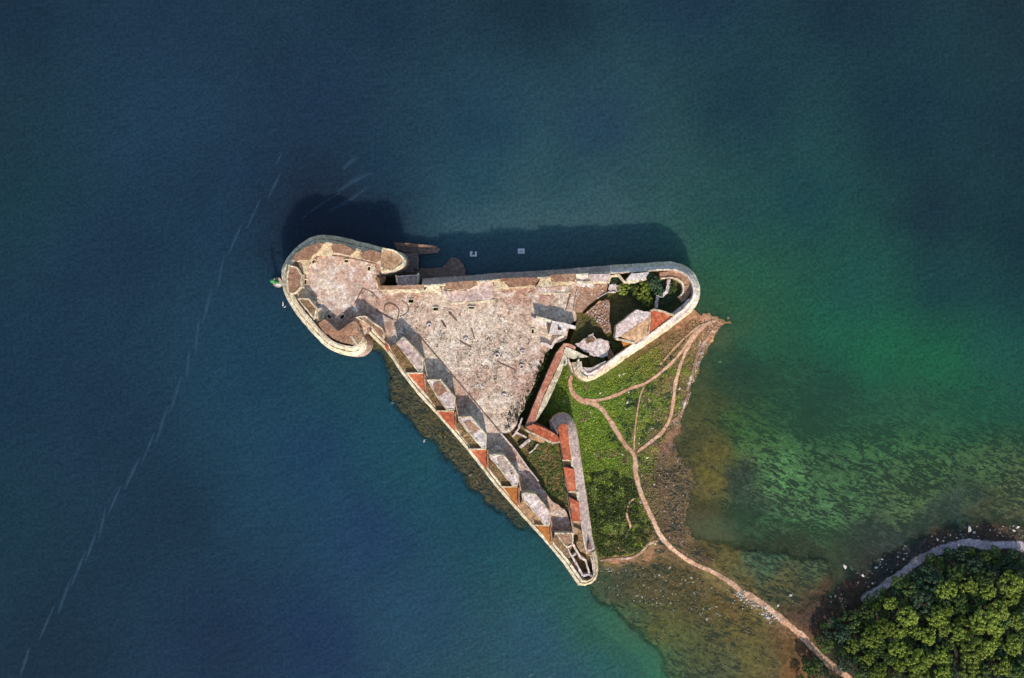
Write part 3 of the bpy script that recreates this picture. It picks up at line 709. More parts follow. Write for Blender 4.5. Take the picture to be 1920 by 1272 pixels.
eb = prism('earth_bank', Z9([(160, 390), (440, 350), (590, 390), (560, 500), (380, 640), (230, 780), (110, 770), (130, 600)]), GZ - 0.5, 9.3, M['earth'], parent=eg, jit=0.25)
eb2 = prism('earth_bank', Z9([(260, 800), (400, 680), (470, 620), (610, 610), (610, 880), (640, 1060), (560, 1080), (480, 960), (400, 850)]), GZ - 0.5, 9.0, M['earth'], parent=eg, jit=0.3)
prism('earth_bank', Z3([(0, 400), (245, 392), (205, 545), (265, 575), (300, 430), (300, 320), (250, 310), (0, 330)]), DZ - 0.4, DZ + 0.05, M['deck'], parent=eg)
prism('rubble_platform', Z9([(600, 400), (770, 400), (770, 480), (600, 490)]), GZ - 0.5, 9.2, M['pale'], parent=eg, jit=0.3, step=0.8)

yard = prism('yard_ground', [(938, 812), (950, 815), (968, 796), (984, 800), (1010, 812), (1050, 828), (1056, 870), (1062, 900), (1068, 950), (1075, 1000), (1090, 1000), (1108, 1020), (1112, 1040), (1116, 1070), (1108, 1088), (1096, 1092), (1062, 1044), (1074, 1022),
             (1077, 1000), (1070, 985), (1063, 960), (1034, 938), (1017, 915), (1000, 893), (985, 872), (968, 848)], 0.5, 7.6, M['scrub_ground'], M['grey'], jit=0.1)
tag(yard, 'scrubby yard ground between the gun wall and the brick-capped wing', kind='structure')

# ------------------------------------------------------------------ round sea bastion with merlons
b = thing('sea_bastion', 610, 550, 0, 'rounded stone sea bastion with brown-topped merlons at the far western point', 'bastion')
sweep('parapet_wall', BAST, DZ, [(-0.9, -5), (0, 9.3), (1.5, 11.2), (1.7, 10.9), (2.9, 12.5), (3.6, 12.5), (3.7, 9.0)], [M['grey'], M['cream']], b, idx=[0, 1, 1, 1, 1, 0], smooth_line=True, jit=0.1)
def merlon(parent, name, poly, z, top, rim=True, side='cream', rimmat='cream', z0=DZ - 0.2, label=None, rimw=0.45):
    o = prism(name, poly, z0, z, M[top], M[side], parent, jit=0.2)
    if label: o['label'] = label
    if rim:
        W = poly if sum(poly[i][0] * poly[(i + 1) % len(poly)][1] - poly[(i + 1) % len(poly)][0] * poly[i][1] for i in range(len(poly))) > 0 else poly[::-1]
        r = sweep('coping', W, z, [(-0.05, z - 0.4), (-0.05, z + 0.16), (rimw, z + 0.16), (rimw, z - 0.1)], [M[rimmat]], o, closed=True, smooth_line=False, jit=0.13, step=1.0)
    return o
MZ = 13.4
merlon(b, 'merlon', Z1([(232, 332), (262, 285), (350, 215), (430, 185), (500, 172), (525, 185), (490, 235), (430, 290), (395, 335), (330, 332), (275, 342)]), MZ, 'earth', rim=False)
merlon(b, 'merlon', Z1([(605, 180), (690, 190), (815, 243), (765, 295), (665, 268), (612, 256)]), MZ, 'earth', rim=False)
merlon(b, 'merlon', Z1([(885, 250), (960, 238), (1060, 270), (1045, 330), (1000, 358), (870, 322), (862, 290)]), MZ, 'earth', rim=False)
merlon(b, 'merlon', Z1([(1062, 222), (1130, 232), (1190, 250), (1240, 290), (1262, 325), (1255, 365), (1170, 432), (1090, 430), (1045, 400), (1030, 350), (1050, 290)]), MZ - 0.4, 'ochre', label='ochre-topped rounded merlon at the end of the bastion')
merlon(b, 'merlon', Z1([(202, 378), (280, 398), (322, 470), (325, 575), (255, 648), (195, 632), (182, 500)]), MZ, 'earth')
merlon(b, 'merlon', Z1([(285, 690), (330, 680), (392, 690), (462, 775), (450, 850), (435, 878), (355, 780)]), MZ - 0.6, 'earth2')
merlon(b, 'merlon', Z1([(470, 912), (530, 880), (655, 985), (800, 890), (835, 930), (852, 985), (770, 985), (700, 1000), (620, 995), (560, 990)]), MZ - 0.2, 'earth', rim=False, label='angled merlon in the crook of the bastion')
merlon(b, 'merlon', Z1([(470, 920), (560, 990), (700, 1000), (770, 985), (855, 985), (885, 1040), (870, 1080), (800, 1110), (720, 1100), (620, 1060), (520, 985)]), MZ - 1.0, 'earth', rim=False)
merlon(b, 'merlon', Z1([(820, 862), (860, 846), (905, 846), (960, 890), (1060, 960), (1080, 1000), (1072, 1062), (1020, 1020), (960, 950), (900, 905)]), MZ, 'earth', rimw=0.35)
for q in ([(505, 190), (590, 185), (610, 275), (560, 292), (470, 296), (440, 290)], [(800, 268), (848, 225), (862, 325), (760, 300)], [(278, 345), (395, 340), (370, 430), (355, 460), (330, 450)],
          [(270, 650), (345, 585), (450, 720), (440, 745), (390, 685), (285, 688)], [(450, 780), (500, 770), (540, 800), (525, 880), (455, 905)]):
    prism('embrasure_floor', Z1(q), DZ - 0.2, DZ + 1.0, M['cream'], parent=b, jit=0.15)
prism('embrasure_floor', Z1([(1000, 500), (1090, 470), (1100, 500), (1040, 590), (1015, 540)]), DZ - 0.2, DZ + 0.6, M['earth2'], parent=b, jit=0.3, step=0.8)
# beacon and the rock at its foot
be = thing('harbour_beacon', 527, 530, 0, 'green cylindrical harbour beacon standing at the foot of the sea bastion', 'beacon')
def tube(name, a, c, r0, r1, mat, parent, n=14, cap=True):
    a = Vector(a); c = Vector(c); d = (c - a).normalized(); u = d.orthogonal().normalized(); v = d.cross(u)
    V = []; F = []
    for p, r in ((a, r0), (c, r1)):
        for k in range(n):
            q = 2 * math.pi * k / n; V.append(p + u * math.cos(q) * r + v * math.sin(q) * r)
    for k in range(n): F.append((k, (k + 1) % n, n + (k + 1) % n, n + k))
    if cap: F += [tuple(range(n))[::-1], tuple(range(n, 2 * n))]
    return mk(name, V, F, mat, parent)
p0 = Vector(P(528, 530, 0)); BX0, BY0 = p0.x - 1.2, p0.y
tube('foundation', (BX0, BY0, -3), (BX0, BY0, 1.5), 2.0, 1.8, M['grey'], be)
tube('tower', (BX0, BY0, 1.5), (BX0, BY0, 7.2), 0.7, 0.55, M['green_paint'], be)
tube('gallery', (BX0, BY0, 7.2), (BX0, BY0, 7.5), 0.85, 0.85, M['green_paint'], be)
tube('lantern', (BX0, BY0, 7.5), (BX0, BY0, 8.6), 0.4, 0.4, M['white_paint'], be)
tube('lantern_cap', (BX0, BY0, 8.6), (BX0, BY0, 9.0), 0.6, 0.1, M['green_paint'], be)
gp = P(527, 535.5, 8.5); g2 = P(518, 534, 8.5)
mk('gangway', [(gp[0], gp[1] - .35, 8.6), (gp[0], gp[1] + .35, 8.6), (g2[0], g2[1] + .35, 8.6), (g2[0], g2[1] - .35, 8.6), (gp[0], gp[1] - .35, 8.3), (gp[0], gp[1] + .35, 8.3), (g2[0], g2[1] + .35, 8.3), (g2[0], g2[1] - .35, 8.3)],
   [(0, 1, 2, 3), (7, 6, 5, 4), (0, 3, 7, 4), (1, 5, 6, 2), (0, 4, 5, 1), (3, 2, 6, 7)], M['white_paint'], be)

# ------------------------------------------------------------------ curtain wall facing open water
n = thing('curtain_wall', 950, 525, 0, 'long straight curtain wall with sloping grey parapet above the open water', 'wall')
sweep('parapet_wall', [(792, 523), (870, 517.5), (928, 512.5), (1036, 506.5), (1090, 502), (1143, 497.5)], 9.3, [(-0.9, -5), (0, 9.3), (0.4, 9.5), (2.5, 12.3), (3.2, 12.3), (3.2, 9.0)], [M['grey'], M['cream']], n, idx=[0, 0, 0, 1, 1], smooth_line=False, jit=0.08)
sweep('parapet_wall', [(713, 536), (752, 535.5), (794, 534)], 13, [(-0.5, -4), (0, 13), (1.5, 13), (1.5, 9.0)], [M['earth'], M['cream'], M['grey']], n, idx=[2, 0, 1], smooth_line=False)
for q, tp in (([(690, 600), (840, 590), (1050, 580), (1045, 632), (955, 675), (700, 684)], 'earth'), ([(1300, 560), (1500, 548), (1725, 541), (1725, 575), (1700, 632), (1420, 650), (1365, 590), (1300, 588)], 'earth')):
    merlon(n, 'merlon', Z2(q), 12.9, tp, rim=False)
for q, tp in (([(60, 222), (180, 218), (290, 214), (300, 235), (270, 285), (100, 290), (65, 250)], 'earth'), ([(412, 220), (612, 208), (580, 285), (455, 292), (415, 240)], 'slab'),
              ([(755, 262), (800, 208), (960, 196), (962, 210), (925, 265), (770, 275)], 'pale')):
    merlon(n, 'merlon', Z3(q), 12.9, tp, rim=False, z0=6.8)
for q in ([(505, 612), (600, 612), (655, 692), (455, 692)], [(1235, 590), (1350, 588), (1412, 655), (1250, 668)], [(1772, 530), (1862, 528), (1905, 645), (1715, 645)]):
    prism('embrasure_floor', Z2(q), DZ - 0.4, 11.0, M['cream'], parent=n, jit=0.15)
prism('embrasure_floor', Z3([(300, 235), (330, 215), (395, 220), (450, 290), (470, 340), (330, 330), (285, 300)]), 6.8, 10.6, M['pale'], parent=n, jit=0.3, step=0.7)
prism('embrasure_floor', Z3([(0, 250), (40, 250), (100, 295), (280, 290), (240, 318), (0, 325)]), 8.0, 10.2, M['cream'], parent=n, jit=0.2)
wall('inner_wall', Z3([(590, 300), (610, 235), (690, 228), (740, 292), (830, 290), (940, 262)]), 0.8, 6.8, 10.6, M['cream'], n)
wall('inner_wall', Z3([(300, 296), (450, 292), (585, 290)]), 0.8, 6.8, 11.2, M['cream'], n)

# ------------------------------------------------------------------ round bastion over the meadow
r = thing('round_bastion', 1270, 560, 0, 'round-nosed stone bastion with broad pale parapet above the grassy meadow', 'bastion')
EB = [(1143, 497.5), (1200, 494), (1245, 491), (1269, 493), (1293, 504), (1308, 524), (1313, 546), (1309, 566), (1295, 586), (1261, 613), (1224, 639.7), (1183, 666), (1143, 695), (1114, 712), (1098, 715), (1084, 707), (1075, 694), (1072, 680)]
sweep('parapet_wall', EB, 9.0, [(-0.9, -3), (0, 9.0), (0.5, 9.5), (1.6, 10.9), (2.9, 12.2), (3.3, 12.2), (3.4, 7.0)], [M['grey'], M['cream'], M['pale']], r, idx=[0, 1, 1, 2, 1, 0], jit=0.1)
RW = Z3([(1060, 205), (1130, 200), (1200, 200), (1270, 225), (1320, 262), (1345, 320), (1335, 385), (1300, 440), (1265, 470)])
sweep('wall_walk', RW, 9.6, [(-0.3, 6), (-0.3, 9.6), (2.3, 9.6), (2.3, 6)], [M['ochre'], M['earth']], r, idx=[0, 1, 0], jit=0.12)
sweep('walk_kerb', Z3([(1070, 255), (1140, 250), (1210, 255), (1260, 290), (1280, 340), (1275, 385), (1255, 415)]), 10, [(-0.25, 6), (-0.25, 10), (0.25, 10), (0.25, 6)], [M['cream']], r, jit=0.1)
prism('wall_walk', [(1262, 588), (1280, 574), (1292, 560), (1300, 566), (1294, 580), (1262, 608), (1256, 600)], 6, 11.6, M['pale'], parent=r, jit=0.1)
prism('wall_walk', Z8([(1780, 265), (1908, 105), (1990, 60), (2060, 0), (2080, 30), (1960, 180), (1800, 290)]), 6, 11.0, M['pale'], parent=r, jit=0.1)
ear = prism('wall_walk', Z8([(360, 1010), (480, 1030), (560, 1030), (640, 985), (760, 930), (770, 1010), (660, 1100), (560, 1160), (460, 1170), (380, 1130), (350, 1080)]), 6, 11.8, M['pale'], M['cream'], r, jit=0.1)
wall('low_wall', Z8([(360, 900), (345, 980), (365, 1080), (420, 1150), (500, 1190)]), 0.6, 6, 12.4, M['cream'], r, smooth_line=True)
wall('low_wall', Z8([(200, 900), (240, 1000), (270, 1110)]), 0.5, 2, 11.0, M['pale'], r)
prism('ruined_platform', Z8([(310, 690), (440, 610), (570, 515), (620, 610), (700, 600), (780, 620), (820, 690), (790, 850), (690, 880), (560, 850), (440, 780)]), 6, 10.2, M['pale'], M['grey'], r, jit=0.35, step=0.8)['label'] = 'ruined pale stone platform with weeds'
prism('sunken_floor', Z8([(450, 620), (560, 560), (600, 620), (540, 660), (470, 670)]), 9, 10.5, M['earth2'], parent=r, jit=0.25, step=0.8)
prism('weedy_ground', Z8([(500, 830), (640, 800), (760, 890), (720, 950), (600, 1020), (530, 1000), (510, 900)]), 6, 8.5, M['garden'], parent=r, jit=0.2)
prism('earth_patch', Z8([(780, 720), (830, 740), (880, 830), (960, 880), (900, 920), (800, 900), (770, 820)]), 6, 8.6, M['ochre'], parent=r, jit=0.2)
prism('grass_patch', Z8([(830, 640), (980, 640), (1070, 770), (960, 870), (860, 780)]), 6, 7.8, M['garden'], parent=r, jit=0.2)
wall('stair_wall', Z3([(1145, 265), (1140, 320), (1125, 385), (1085, 415), (1045, 425), (1035, 470), (1030, 530)]), 1.1, 6.5, 9.6, M['pale'], r, jit=0.15)
wall('low_wall', Z9([(440, 590), (520, 540), (600, 500), (700, 505)]), 0.4, 6.8, 9.6, M['pale'], r)
wall('low_wall', Z9([(870, 390), (960, 345), (1090, 330)]), 0.7, 6.8, 9.5, M['cream'], r)
wall('low_wall', Z9([(120, 760), (150, 560), (160, 480)]), 0.4, 7, 10, M['grey'], r)

# the block house on the bastion
h = thing('block_house', 1190, 615, GZ, 'pale roofed block house with an orange brick wedge on the round bastion', 'block house')
prism('roof_slab', Z8([(915, 440), (920, 400), (1000, 345), (1090, 270), (1220, 165), (1330, 190), (1425, 197), (1418, 262), (980, 565), (900, 590)]), 6.5, 14.0, M['pale'], M['cream'], h, jit=0.1)
prism('earth_roof', Z8([(1418, 264), (1400, 545), (1290, 620), (1200, 680), (1150, 640), (985, 568)]), 6.5, 13.2, M['ochre'], M['cream'], h, ztops=[13.9, 12.6, 12.5, 12.4, 12.8, 13.9])
prism('parapet', Z8([(1290, 622), (1400, 547), (1395, 600), (1215, 690), (1205, 680)]), 6.5, 12.6, M['pale'], M['cream'], h, jit=0.08)
prism('brick_wedge', Z8([(1427, 197), (1490, 178), (1620, 215), (1782, 268), (1600, 400), (1402, 535)]), 6.5, 12.0, M['brick'], M['brick'], h, ztops=[12.6, 12.6, 12.2, 11.9, 11.8, 11.9])
wall('cheek_wall', Z8([(1430, 190), (1480, 168), (1620, 195), (1790, 258)]), 0.7, 6.5, 13.0, M['cream'], h)
wall('cheek_wall', Z8([(920, 600), (1050, 630), (1190, 668)]), 0.7, 6.5, 13.2, M['cream'], h)
wall('cheek_wall', Z8([(1424, 200), (1420, 360), (1402, 520)]), 0.35, 6.5, 13.6, M['cream'], h)
prism('brick_wedge', Z8([(1000, 636), (1162, 672), (1155, 712), (1080, 764), (1030, 720)]), 6.5, 11.4, M['brick_ochre'], M['brick'], h, ztops=[12, 12, 11.4, 11.0, 11.3])

# ------------------------------------------------------------------ gun wall over the deep water: merlon blocks, brick embrasures
g = thing('gun_wall', 880, 830, 0, 'long gun wall with pale merlon blocks and orange brick embrasures over the deep water', 'wall')
SWL = [(1098, 1099), (1084, 1097.5), (1056, 1057), (1017, 1010), (971, 960), (926.5, 909.5), (888, 859), (838, 799), (817, 776), (782, 738), (756, 705), (725, 659), (691, 626)]
sweep('parapet_wall', SWL, 9.3, [(-0.8, -4), (0, 9.2), (1.2, 10.8), (1.35, 10.45), (1.6, 10.7), (2.3, 11.2), (2.5, 11.2), (2.5, 8.5)], [M['grey'], M['cream'], M['earth2']], g, idx=[0, 1, 1, 2, 1, 1, 1], smooth_line=False, jit=0.09)
BZ = 14.2
blocks = [
 ([(756, 631.3), (776, 651.5), (794, 672.6), (791.5, 697), (784, 697), (763, 670), (742.8, 644.5)], 'slab', None),
 ([(800.6, 712.2), (825.4, 712.2), (840, 728.5), (853.5, 745.2), (851.8, 768.3), (838.6, 770), (820, 746), (804, 718.8)], 'pale', [(812, 722), (817, 717), (825.4, 715.5), (832, 724), (838.6, 733.7), (823.8, 743.6), (815, 734)]),
 ([(859, 781.5), (883.2, 781.5), (898, 799), (911.8, 816), (911.8, 840.3), (904, 840.3), (884, 818), (860.7, 790)], 'pale', [(869.4, 793.6), (875, 789.5), (883, 788.4), (891, 797), (898.8, 805.7), (885, 816), (877, 804)]),
 ([(917.8, 852.4), (943.8, 853), (959, 872), (973, 892), (970.5, 911), (961, 911), (942, 887), (919.5, 859.3)], 'pale', [(931.6, 859.3), (936, 856.5), (942, 855.9), (951, 867), (959.3, 878.3), (943.8, 890.4), (936, 880)]),
 ([(978, 925), (1002, 925), (1018, 943), (1032, 961), (1031, 984.8), (1020.4, 984.8), (1000, 960), (979.7, 936)], 'pale', None),
 ([(1039.4, 999.3), (1074.6, 999.3), (1074.6, 1021), (1063.8, 1029), (1052, 1015)], 'earth', None)]
for i, (q, tp, rec) in enumerate(blocks):
    z = BZ if i < 5 else 12.6
    o = merlon(g, 'merlon', q, z, tp, side='cream', rimmat='cream', rimw=0.4)
    if rec:
        prism('roof_fill', rec, z - 0.2, z + 0.10, M['grey' if i == 3 else 'earth'], parent=o, jit=0.06)
        o['label'] = ['', 'pale merlon with an arched brown roof panel', 'pale merlon with a rounded brown roof panel', 'pale merlon with a greyish roof panel and dark hole'][i]
    elif i == 0: o['label'] = 'pinkish merlon block nearest the sea bastion'
    elif i == 4: o['label'] = 'bright plain merlon block beside the reddish terrace strip'
    else: o['label'] = 'low pinkish merlon block near the narrow tip'
    if i == 3: sweep('roof_hole', [(959.4 + math.cos(k * .785) * 2.6, 887 + math.sin(k * .785) * 2.6) for k in range(8)], z, [(-.15, z), (-.15, z + .3), (.15, z + .3), (.15, z)], [M['cream']], o, closed=True, jit=0.02, step=.6); prism('hole_floor', [(959.4 + math.cos(k * .785) * 2.3, 887 + math.sin(k * .785) * 2.3) for k in range(8)], z - .1, z + .06, M['dark'], parent=o, jit=0)
strips = [
 ([(729.6, 649.4), (741.2, 645.5), (763, 673), (783, 698), (761, 699), (744, 674)], 'earth2'), ([(803, 722), (820, 748), (837, 770), (822, 771), (808, 752), (797, 736), (797, 722)], 'earth2'),
 ([(860, 793), (884, 821), (903, 841), (885, 841.5), (870, 824), (856, 807), (855, 795)], 'earth2'), ([(919, 862), (941, 889), (960, 912), (944, 912.5), (928, 893), (914, 876)], 'earth2'),
 ([(979, 937), (1000, 962), (1020, 985), (1007, 985), (990, 970), (973, 951)], 'ochre'), ([(1039, 1002), (1052, 1017), (1063, 1031), (1070, 1046), (1062, 1044), (1048, 1028), (1036, 1012)], 'earth2')]
for q, tp in strips: prism('fill_terrace', q, DZ - 0.3, 11.6, M[tp], M['cream'], g, jit=0.2, step=0.9)
embs = [([(765, 700.8), (793.4, 700.8), (796, 736), (780, 719)], 'brick'), ([(820.4, 772), (851, 772), (853, 810), (836, 791)], 'brick'), ([(881.5, 843.2), (912, 843.2), (912.6, 881), (896, 861)], 'brick'),
        ([(943.8, 914), (970.5, 914), (971.4, 952), (957, 932)], 'brick_ochre'), ([(1006, 986), (1030, 987), (1033, 1025), (1019, 1005)], 'brick_ochre')]
for q, tp in embs:
    # a brick splay that falls outward from its throat
    e = prism('embrasure', q, DZ - 0.3, 11.6, M[tp], M[tp], g, ztops=[11.4, 12.2, 11.3, 11.2])
    e['label'] = 'orange brick embrasure splay' if tp == 'brick' else 'weathered ochre embrasure splay'
    wall('cheek_wall', [(q[0][0] - 4, q[0][1] - 0.6), (q[1][0], q[1][1] - 0.6)], 0.45, DZ - 0.3, 12.7, M['cream'], e)
    wall('cheek_wall', [(q[1][0] + 2.2, q[1][1] + 1), (q[2][0] + 2.0, q[2][1] - 4)], 0.6, DZ - 0.3, 13.2, M['earth'], e)
prism('embrasure', [(722, 642), (729, 649), (726.5, 660), (721.5, 650)], DZ - 0.3, 11.2, M['brick'], parent=g, jit=0.05)
# tip courtyard walls
for ln, w in ((Z6([(740, 825), (780, 900), (830, 975), (900, 1105)]), 0.7), (Z6([(805, 785), (835, 850), (880, 920), (930, 950), (950, 1020), (968, 1085)]), 0.7), (Z6([(900, 1108), (960, 1095), (1020, 1120)]), 0.7),
              (Z6([(830, 880), (790, 905)]), 0.5), (Z6([(980, 890), (1000, 960), (1010, 1050), (1020, 1100)]), 0.5), (Z6([(700, 930), (760, 970), (850, 1090), (900, 1150)]), 0.5)):
    wall('courtyard_wall', ln, w, 6.5, 10.6, M['pale'], g, jit=0.12)
prism('courtyard_floor', Z6([(770, 940), (820, 985), (900, 1110), (930, 1150), (920, 1195), (870, 1160), (790, 1060), (700, 930)]), 6.5, 9.6, M['ochre'], M['cream'], g, jit=0.2)
prism('courtyard_floor', Z6([(610, 670), (650, 700), (740, 830), (770, 920), (760, 960), (700, 910), (600, 790), (575, 740)]), 6.5, 9.7, M['earth2'], M['cream'], g, jit=0.2)
prism('courtyard_floor', Z6([(1000, 890), (1035, 880), (1050, 1000), (1045, 1090), (1015, 1090), (1005, 1000)]), 6.5, 9.8, M['ochre'], M['cream'], g, jit=0.2)

# ------------------------------------------------------------------ wing wall with brick capping
w_ = thing('wing_wall', 1080, 900, 0, 'wide wing wall capped with red brick panels between the meadow and scrubby yard', 'wall')
prism('wall_body', [(1030, 793), (1037, 783), (1047, 777.5), (1057, 776), (1067, 778.5), (1075, 787), (1082, 809), (1091, 870), (1103, 952), (1110, 1006), (1117, 1037), (1119, 1060), (1110, 1062), (1104, 1036), (1097, 1004), (1074, 1002), (1066, 950), (1058, 890), (1050, 830), (1040, 826), (1036, 818)], -1, 9.4, M['grey'], M['cream'], w_)
A = catmull([(1034, 797), (1036, 786), (1045, 778.5), (1056, 776), (1066, 778), (1074, 786.5), (1080, 800)], 4); B = catmull([(1047, 816), (1046, 808), (1049, 800), (1054, 796.5), (1060, 796.5), (1064, 801), (1067, 812)], 4)
loft('head_slope', A, 9.45, B, 12.7, M['grey'], w_)
sweep('parapet_slope', [(1079, 798), (1082, 809), (1086, 835), (1091, 870), (1097, 910), (1103, 952), (1108, 985), (1111, 1006), (1116, 1030)], 9.4, [(0, 9.2), (0.35, 9.8), (1.2, 10.5), (3.3, 12.6), (3.7, 12.6), (3.8, 9)], [M['cream'], M['slab'], M['grey']], w_, idx=[0, 1, 1, 0, 2], jit=0.06)
BR = [(Z5([(1195, 370), (1215, 330), (1250, 315), (1290, 335), (1298, 380), (1318, 560), (1340, 705), (1255, 712), (1232, 580), (1210, 470)])),
      Z5([(1252, 785), (1370, 810), (1390, 1045), (1300, 1048), (1275, 920)]), Z6([(757, 287), (862, 348), (880, 543), (792, 543), (775, 420)])]
for q in BR: prism('brick_capping', q, 8.5, 13.0, M['brick'], M['brick_pale'], w_, jit=0.08)
for q in (Z5([(1240, 712), (1340, 707), (1365, 805), (1252, 783)]), Z6([(742, 240), (850, 238), (862, 345), (757, 285)]), Z6([(795, 546), (885, 545), (905, 655), (820, 650)])):
    gp_ = prism('gap_floor', q, 8.5, 11.4, M['ochre'], parent=w_, jit=0.1)
for q in (Z5([(1245, 735), (1300, 760), (1365, 800)]), Z6([(750, 255), (800, 290), (862, 330)]), Z6([(805, 590), (850, 610), (905, 650)])):
    wall('gap_rib', q, 0.45, 11.3, 12.2, M['bark'], w_)
for q in (Z5([(1240, 716), (1300, 714), (1340, 720), (1345, 780)]), Z6([(750, 238), (845, 236), (860, 310)]), Z6([(800, 545), (890, 545)])):
    wall('gap_wall', q, 0.45, 11.0, 12.9, M['cream'], w_)
prism('earth_bank', Z6([(820, 655), (905, 655), (930, 830), (990, 850), (1000, 900), (960, 900), (880, 860), (830, 780), (860, 730)]), 7, 10.4, M['earth2'], M['cream'], w_, jit=0.25, step=0.9)
prism('notch_floor', Z6([(968, 750), (1000, 830), (945, 832)]), 9.0, 12.7, M['seam'], parent=w_, jit=0.05)
sweep('tip_parapet', [(1117, 1033), (1120, 1046), (1121.5, 1062), (1120, 1080), (1112, 1092), (1098, 1098)], 9.3, [(-0.5, -3), (0, 9.3), (0.9, 10.4), (1.1, 10.1), (1.8, 10.8), (2.0, 7)], [M['cream'], M['ochre']], w_, idx=[0, 0, 0, 0, 0])

# ------------------------------------------------------------------ gate wall
q_ = thing('gate_wall', 1030, 730, 0, 'slanting gate wall with pink brick capping beside the dark ditch', 'wall')
prism('brick_capping', [(1057.5, 644), (1066, 644.5), (1073, 647), (1080, 651), (1078, 656), (1061, 651.5), (1041, 697), (1020, 740), (1001, 794), (985, 800), (996, 771), (1008.6, 740), (1025, 702), (1043, 662)], 1, 11.4, M['brick_pale'], M['grey'], q_, jit=0.06)
prism('parapet', [(1061, 653), (1064.5, 668), (1048, 709), (1026, 758), (1004, 791), (1002, 792), (1021, 741), (1042, 698)], 1, 11.0, M['cream'], M['grey'], q_, jit=0.08)
prism('brick_capping', [(985, 801), (1000.5, 796), (1010, 799), (1022, 804), (1036, 811), (1044, 816), (1051, 826), (1046, 829), (1036, 829), (1010, 817)], 1, 12.2, M['brick'], M['brick_pale'], q_, jit=0.06)
wall('coping', [(984, 806), (1010, 819), (1037, 831.5), (1050, 828)], 0.8, 7, 11.8, M['cream'], q_)
prism('gate_block', Z8([(155, 732), (205, 728), (330, 790), (512, 872), (330, 888), (292, 905), (240, 890), (195, 880)]), 1, 11.6, M['cream'], M['cream'], q_, jit=0.1)
wall('coping', Z8([(150, 760), (160, 830), (180, 960), (150, 1000)]), 0.5, 1, 11.8, M['cream'], q_)

# ------------------------------------------------------------------ guard house
gh = thing('guard_house', 1045, 615, DZ, 'small pale flat-roofed guard house on the inner edge of the terrace', 'house')
prism('roof', Z7([(482, 266), (570, 280), (662, 300), (655, 360), (640, 432), (540, 432), (440, 430)]), DZ - 0.2, 13.4, M['pale'], M['cream'], gh, jit=0.08)
prism('annex', Z7([(662, 302), (762, 330), (757, 366), (655, 346)]), 6, 13.0, M['pale'], M['cream'], gh, jit=0.06)
prism('annex', Z7([(288, 205), (380, 232), (482, 262), (474, 292), (400, 272), (285, 236)]), DZ - 0.2, 12.8, M['cream'], M['cream'], gh, jit=0.06)
prism('ramp', Z7([(235, 215), (285, 238), (412, 280), (412, 330), (378, 345), (298, 315), (240, 250)]), DZ - 0.2, 10.6, M['pale'], M['cream'], gh, jit=0.15)
wall('low_wall', Z7([(350, 530), (410, 545), (470, 585), (490, 550), (520, 490), (615, 450)]), 0.8, 6, 10.8, M['pale'], gh)
prism('roof_hatch', Z7([(550, 335), (565, 335), (565, 362), (590, 362), (590, 374), (550, 374)]), 13.3, 13.9, M['dark'], parent=gh, jit=0.01)

# ------------------------------------------------------------------ landing place: tower stub, bridge, jetties, pontoons
lt = thing('landing_tower', 763, 527, 0, 'square pinkish tower stub between the bridge and curtain wall', 'tower')
prism('wall_body', Z1([(1186, 478), (1380, 470), (1392, 462), (1380, 572), (1210, 572)]), -2, 8.6, M['slab'], M['grey'], lt, jit=0.12)
wall('parapet', Z1([(1186, 470), (1195, 520), (1212, 572)]), 0.6, 8, 9.6, M['cream'], lt); wall('parapet', Z1([(1392, 450), (1388, 520), (1378, 572)]), 0.6, 8, 9.6, M['cream'], lt); wall('parapet', Z1([(1200, 482), (1290, 478), (1380, 472)]), 0.5, 8, 9.2, M['pale'], lt)
br = thing('footbridge', 772, 492, 0, 'grey wooden footbridge from the stone jetty to the fortress landing', 'footbridge')
for (x, y0, y1) in ((757.5, 477, 512), (774.8, 475, 512), (784, 475, 506)):
    wall('bridge_beam', [(x, y0), (x, y1)], 0.4, 3.0, 3.5, M['wood'], br)
def plank(x0, x1, y, h, z):
    a = P(x0, y - h / 2, z); c = P(x1, y + h / 2, z)
    x0_, x1_, y0_, y1_ = a[0], c[0], c[1], a[1]
    v = [(x0_, y0_, z - .08), (x1_, y0_, z - .08), (x1_, y1_, z - .08), (x0_, y1_, z - .08), (x0_, y0_, z), (x1_, y0_, z), (x1_, y1_, z), (x0_, y1_, z)]
    mk('plank', v, [(0, 3, 2, 1), (4, 5, 6, 7), (0, 1, 5, 4), (1, 2, 6, 5), (2, 3, 7, 6), (3, 0, 4, 7)], M['wood'], br)
for k in range(13): plank(757 + random.uniform(-.5, .5), 774.2, 476.5 + k * 2.75, 2.3, 3.6 + random.uniform(-.03, .03))
for k in range(6): plank(775.4, 784.6 + random.uniform(-.5, .5), 477 + k * 5.0, 4.2, 3.55 + random.uniform(-.03, .03))
for k in range(4): wall('bridge_pile', [(760 + 7 * k, 480 + 8 * (k % 2)), (761.5 + 7 * k, 480 + 8 * (k % 2))], 0.35, -3, 3.0, M['wood'], br)
j1 = prism('stone_jetty', [(738, 455), (750, 454), (762, 455), (782, 457.5), (803, 459), (819, 460.5), (824, 467), (820, 474), (804, 475), (787, 475.5), (772, 474), (758, 473), (744, 467)], -4, 1.9, M['jetty'], M['grey'], jit=0.2); tag(j1, 'narrow straight stone jetty reaching out past the bastion', 'jetty')
k_ = prism('cap_strip', [(740, 456.5), (762, 456.5), (803, 460.5), (818, 462), (819, 466), (800, 465), (765, 462), (746, 461)], 1.6, 2.5, M['earth'], parent=j1, jit=0.15)
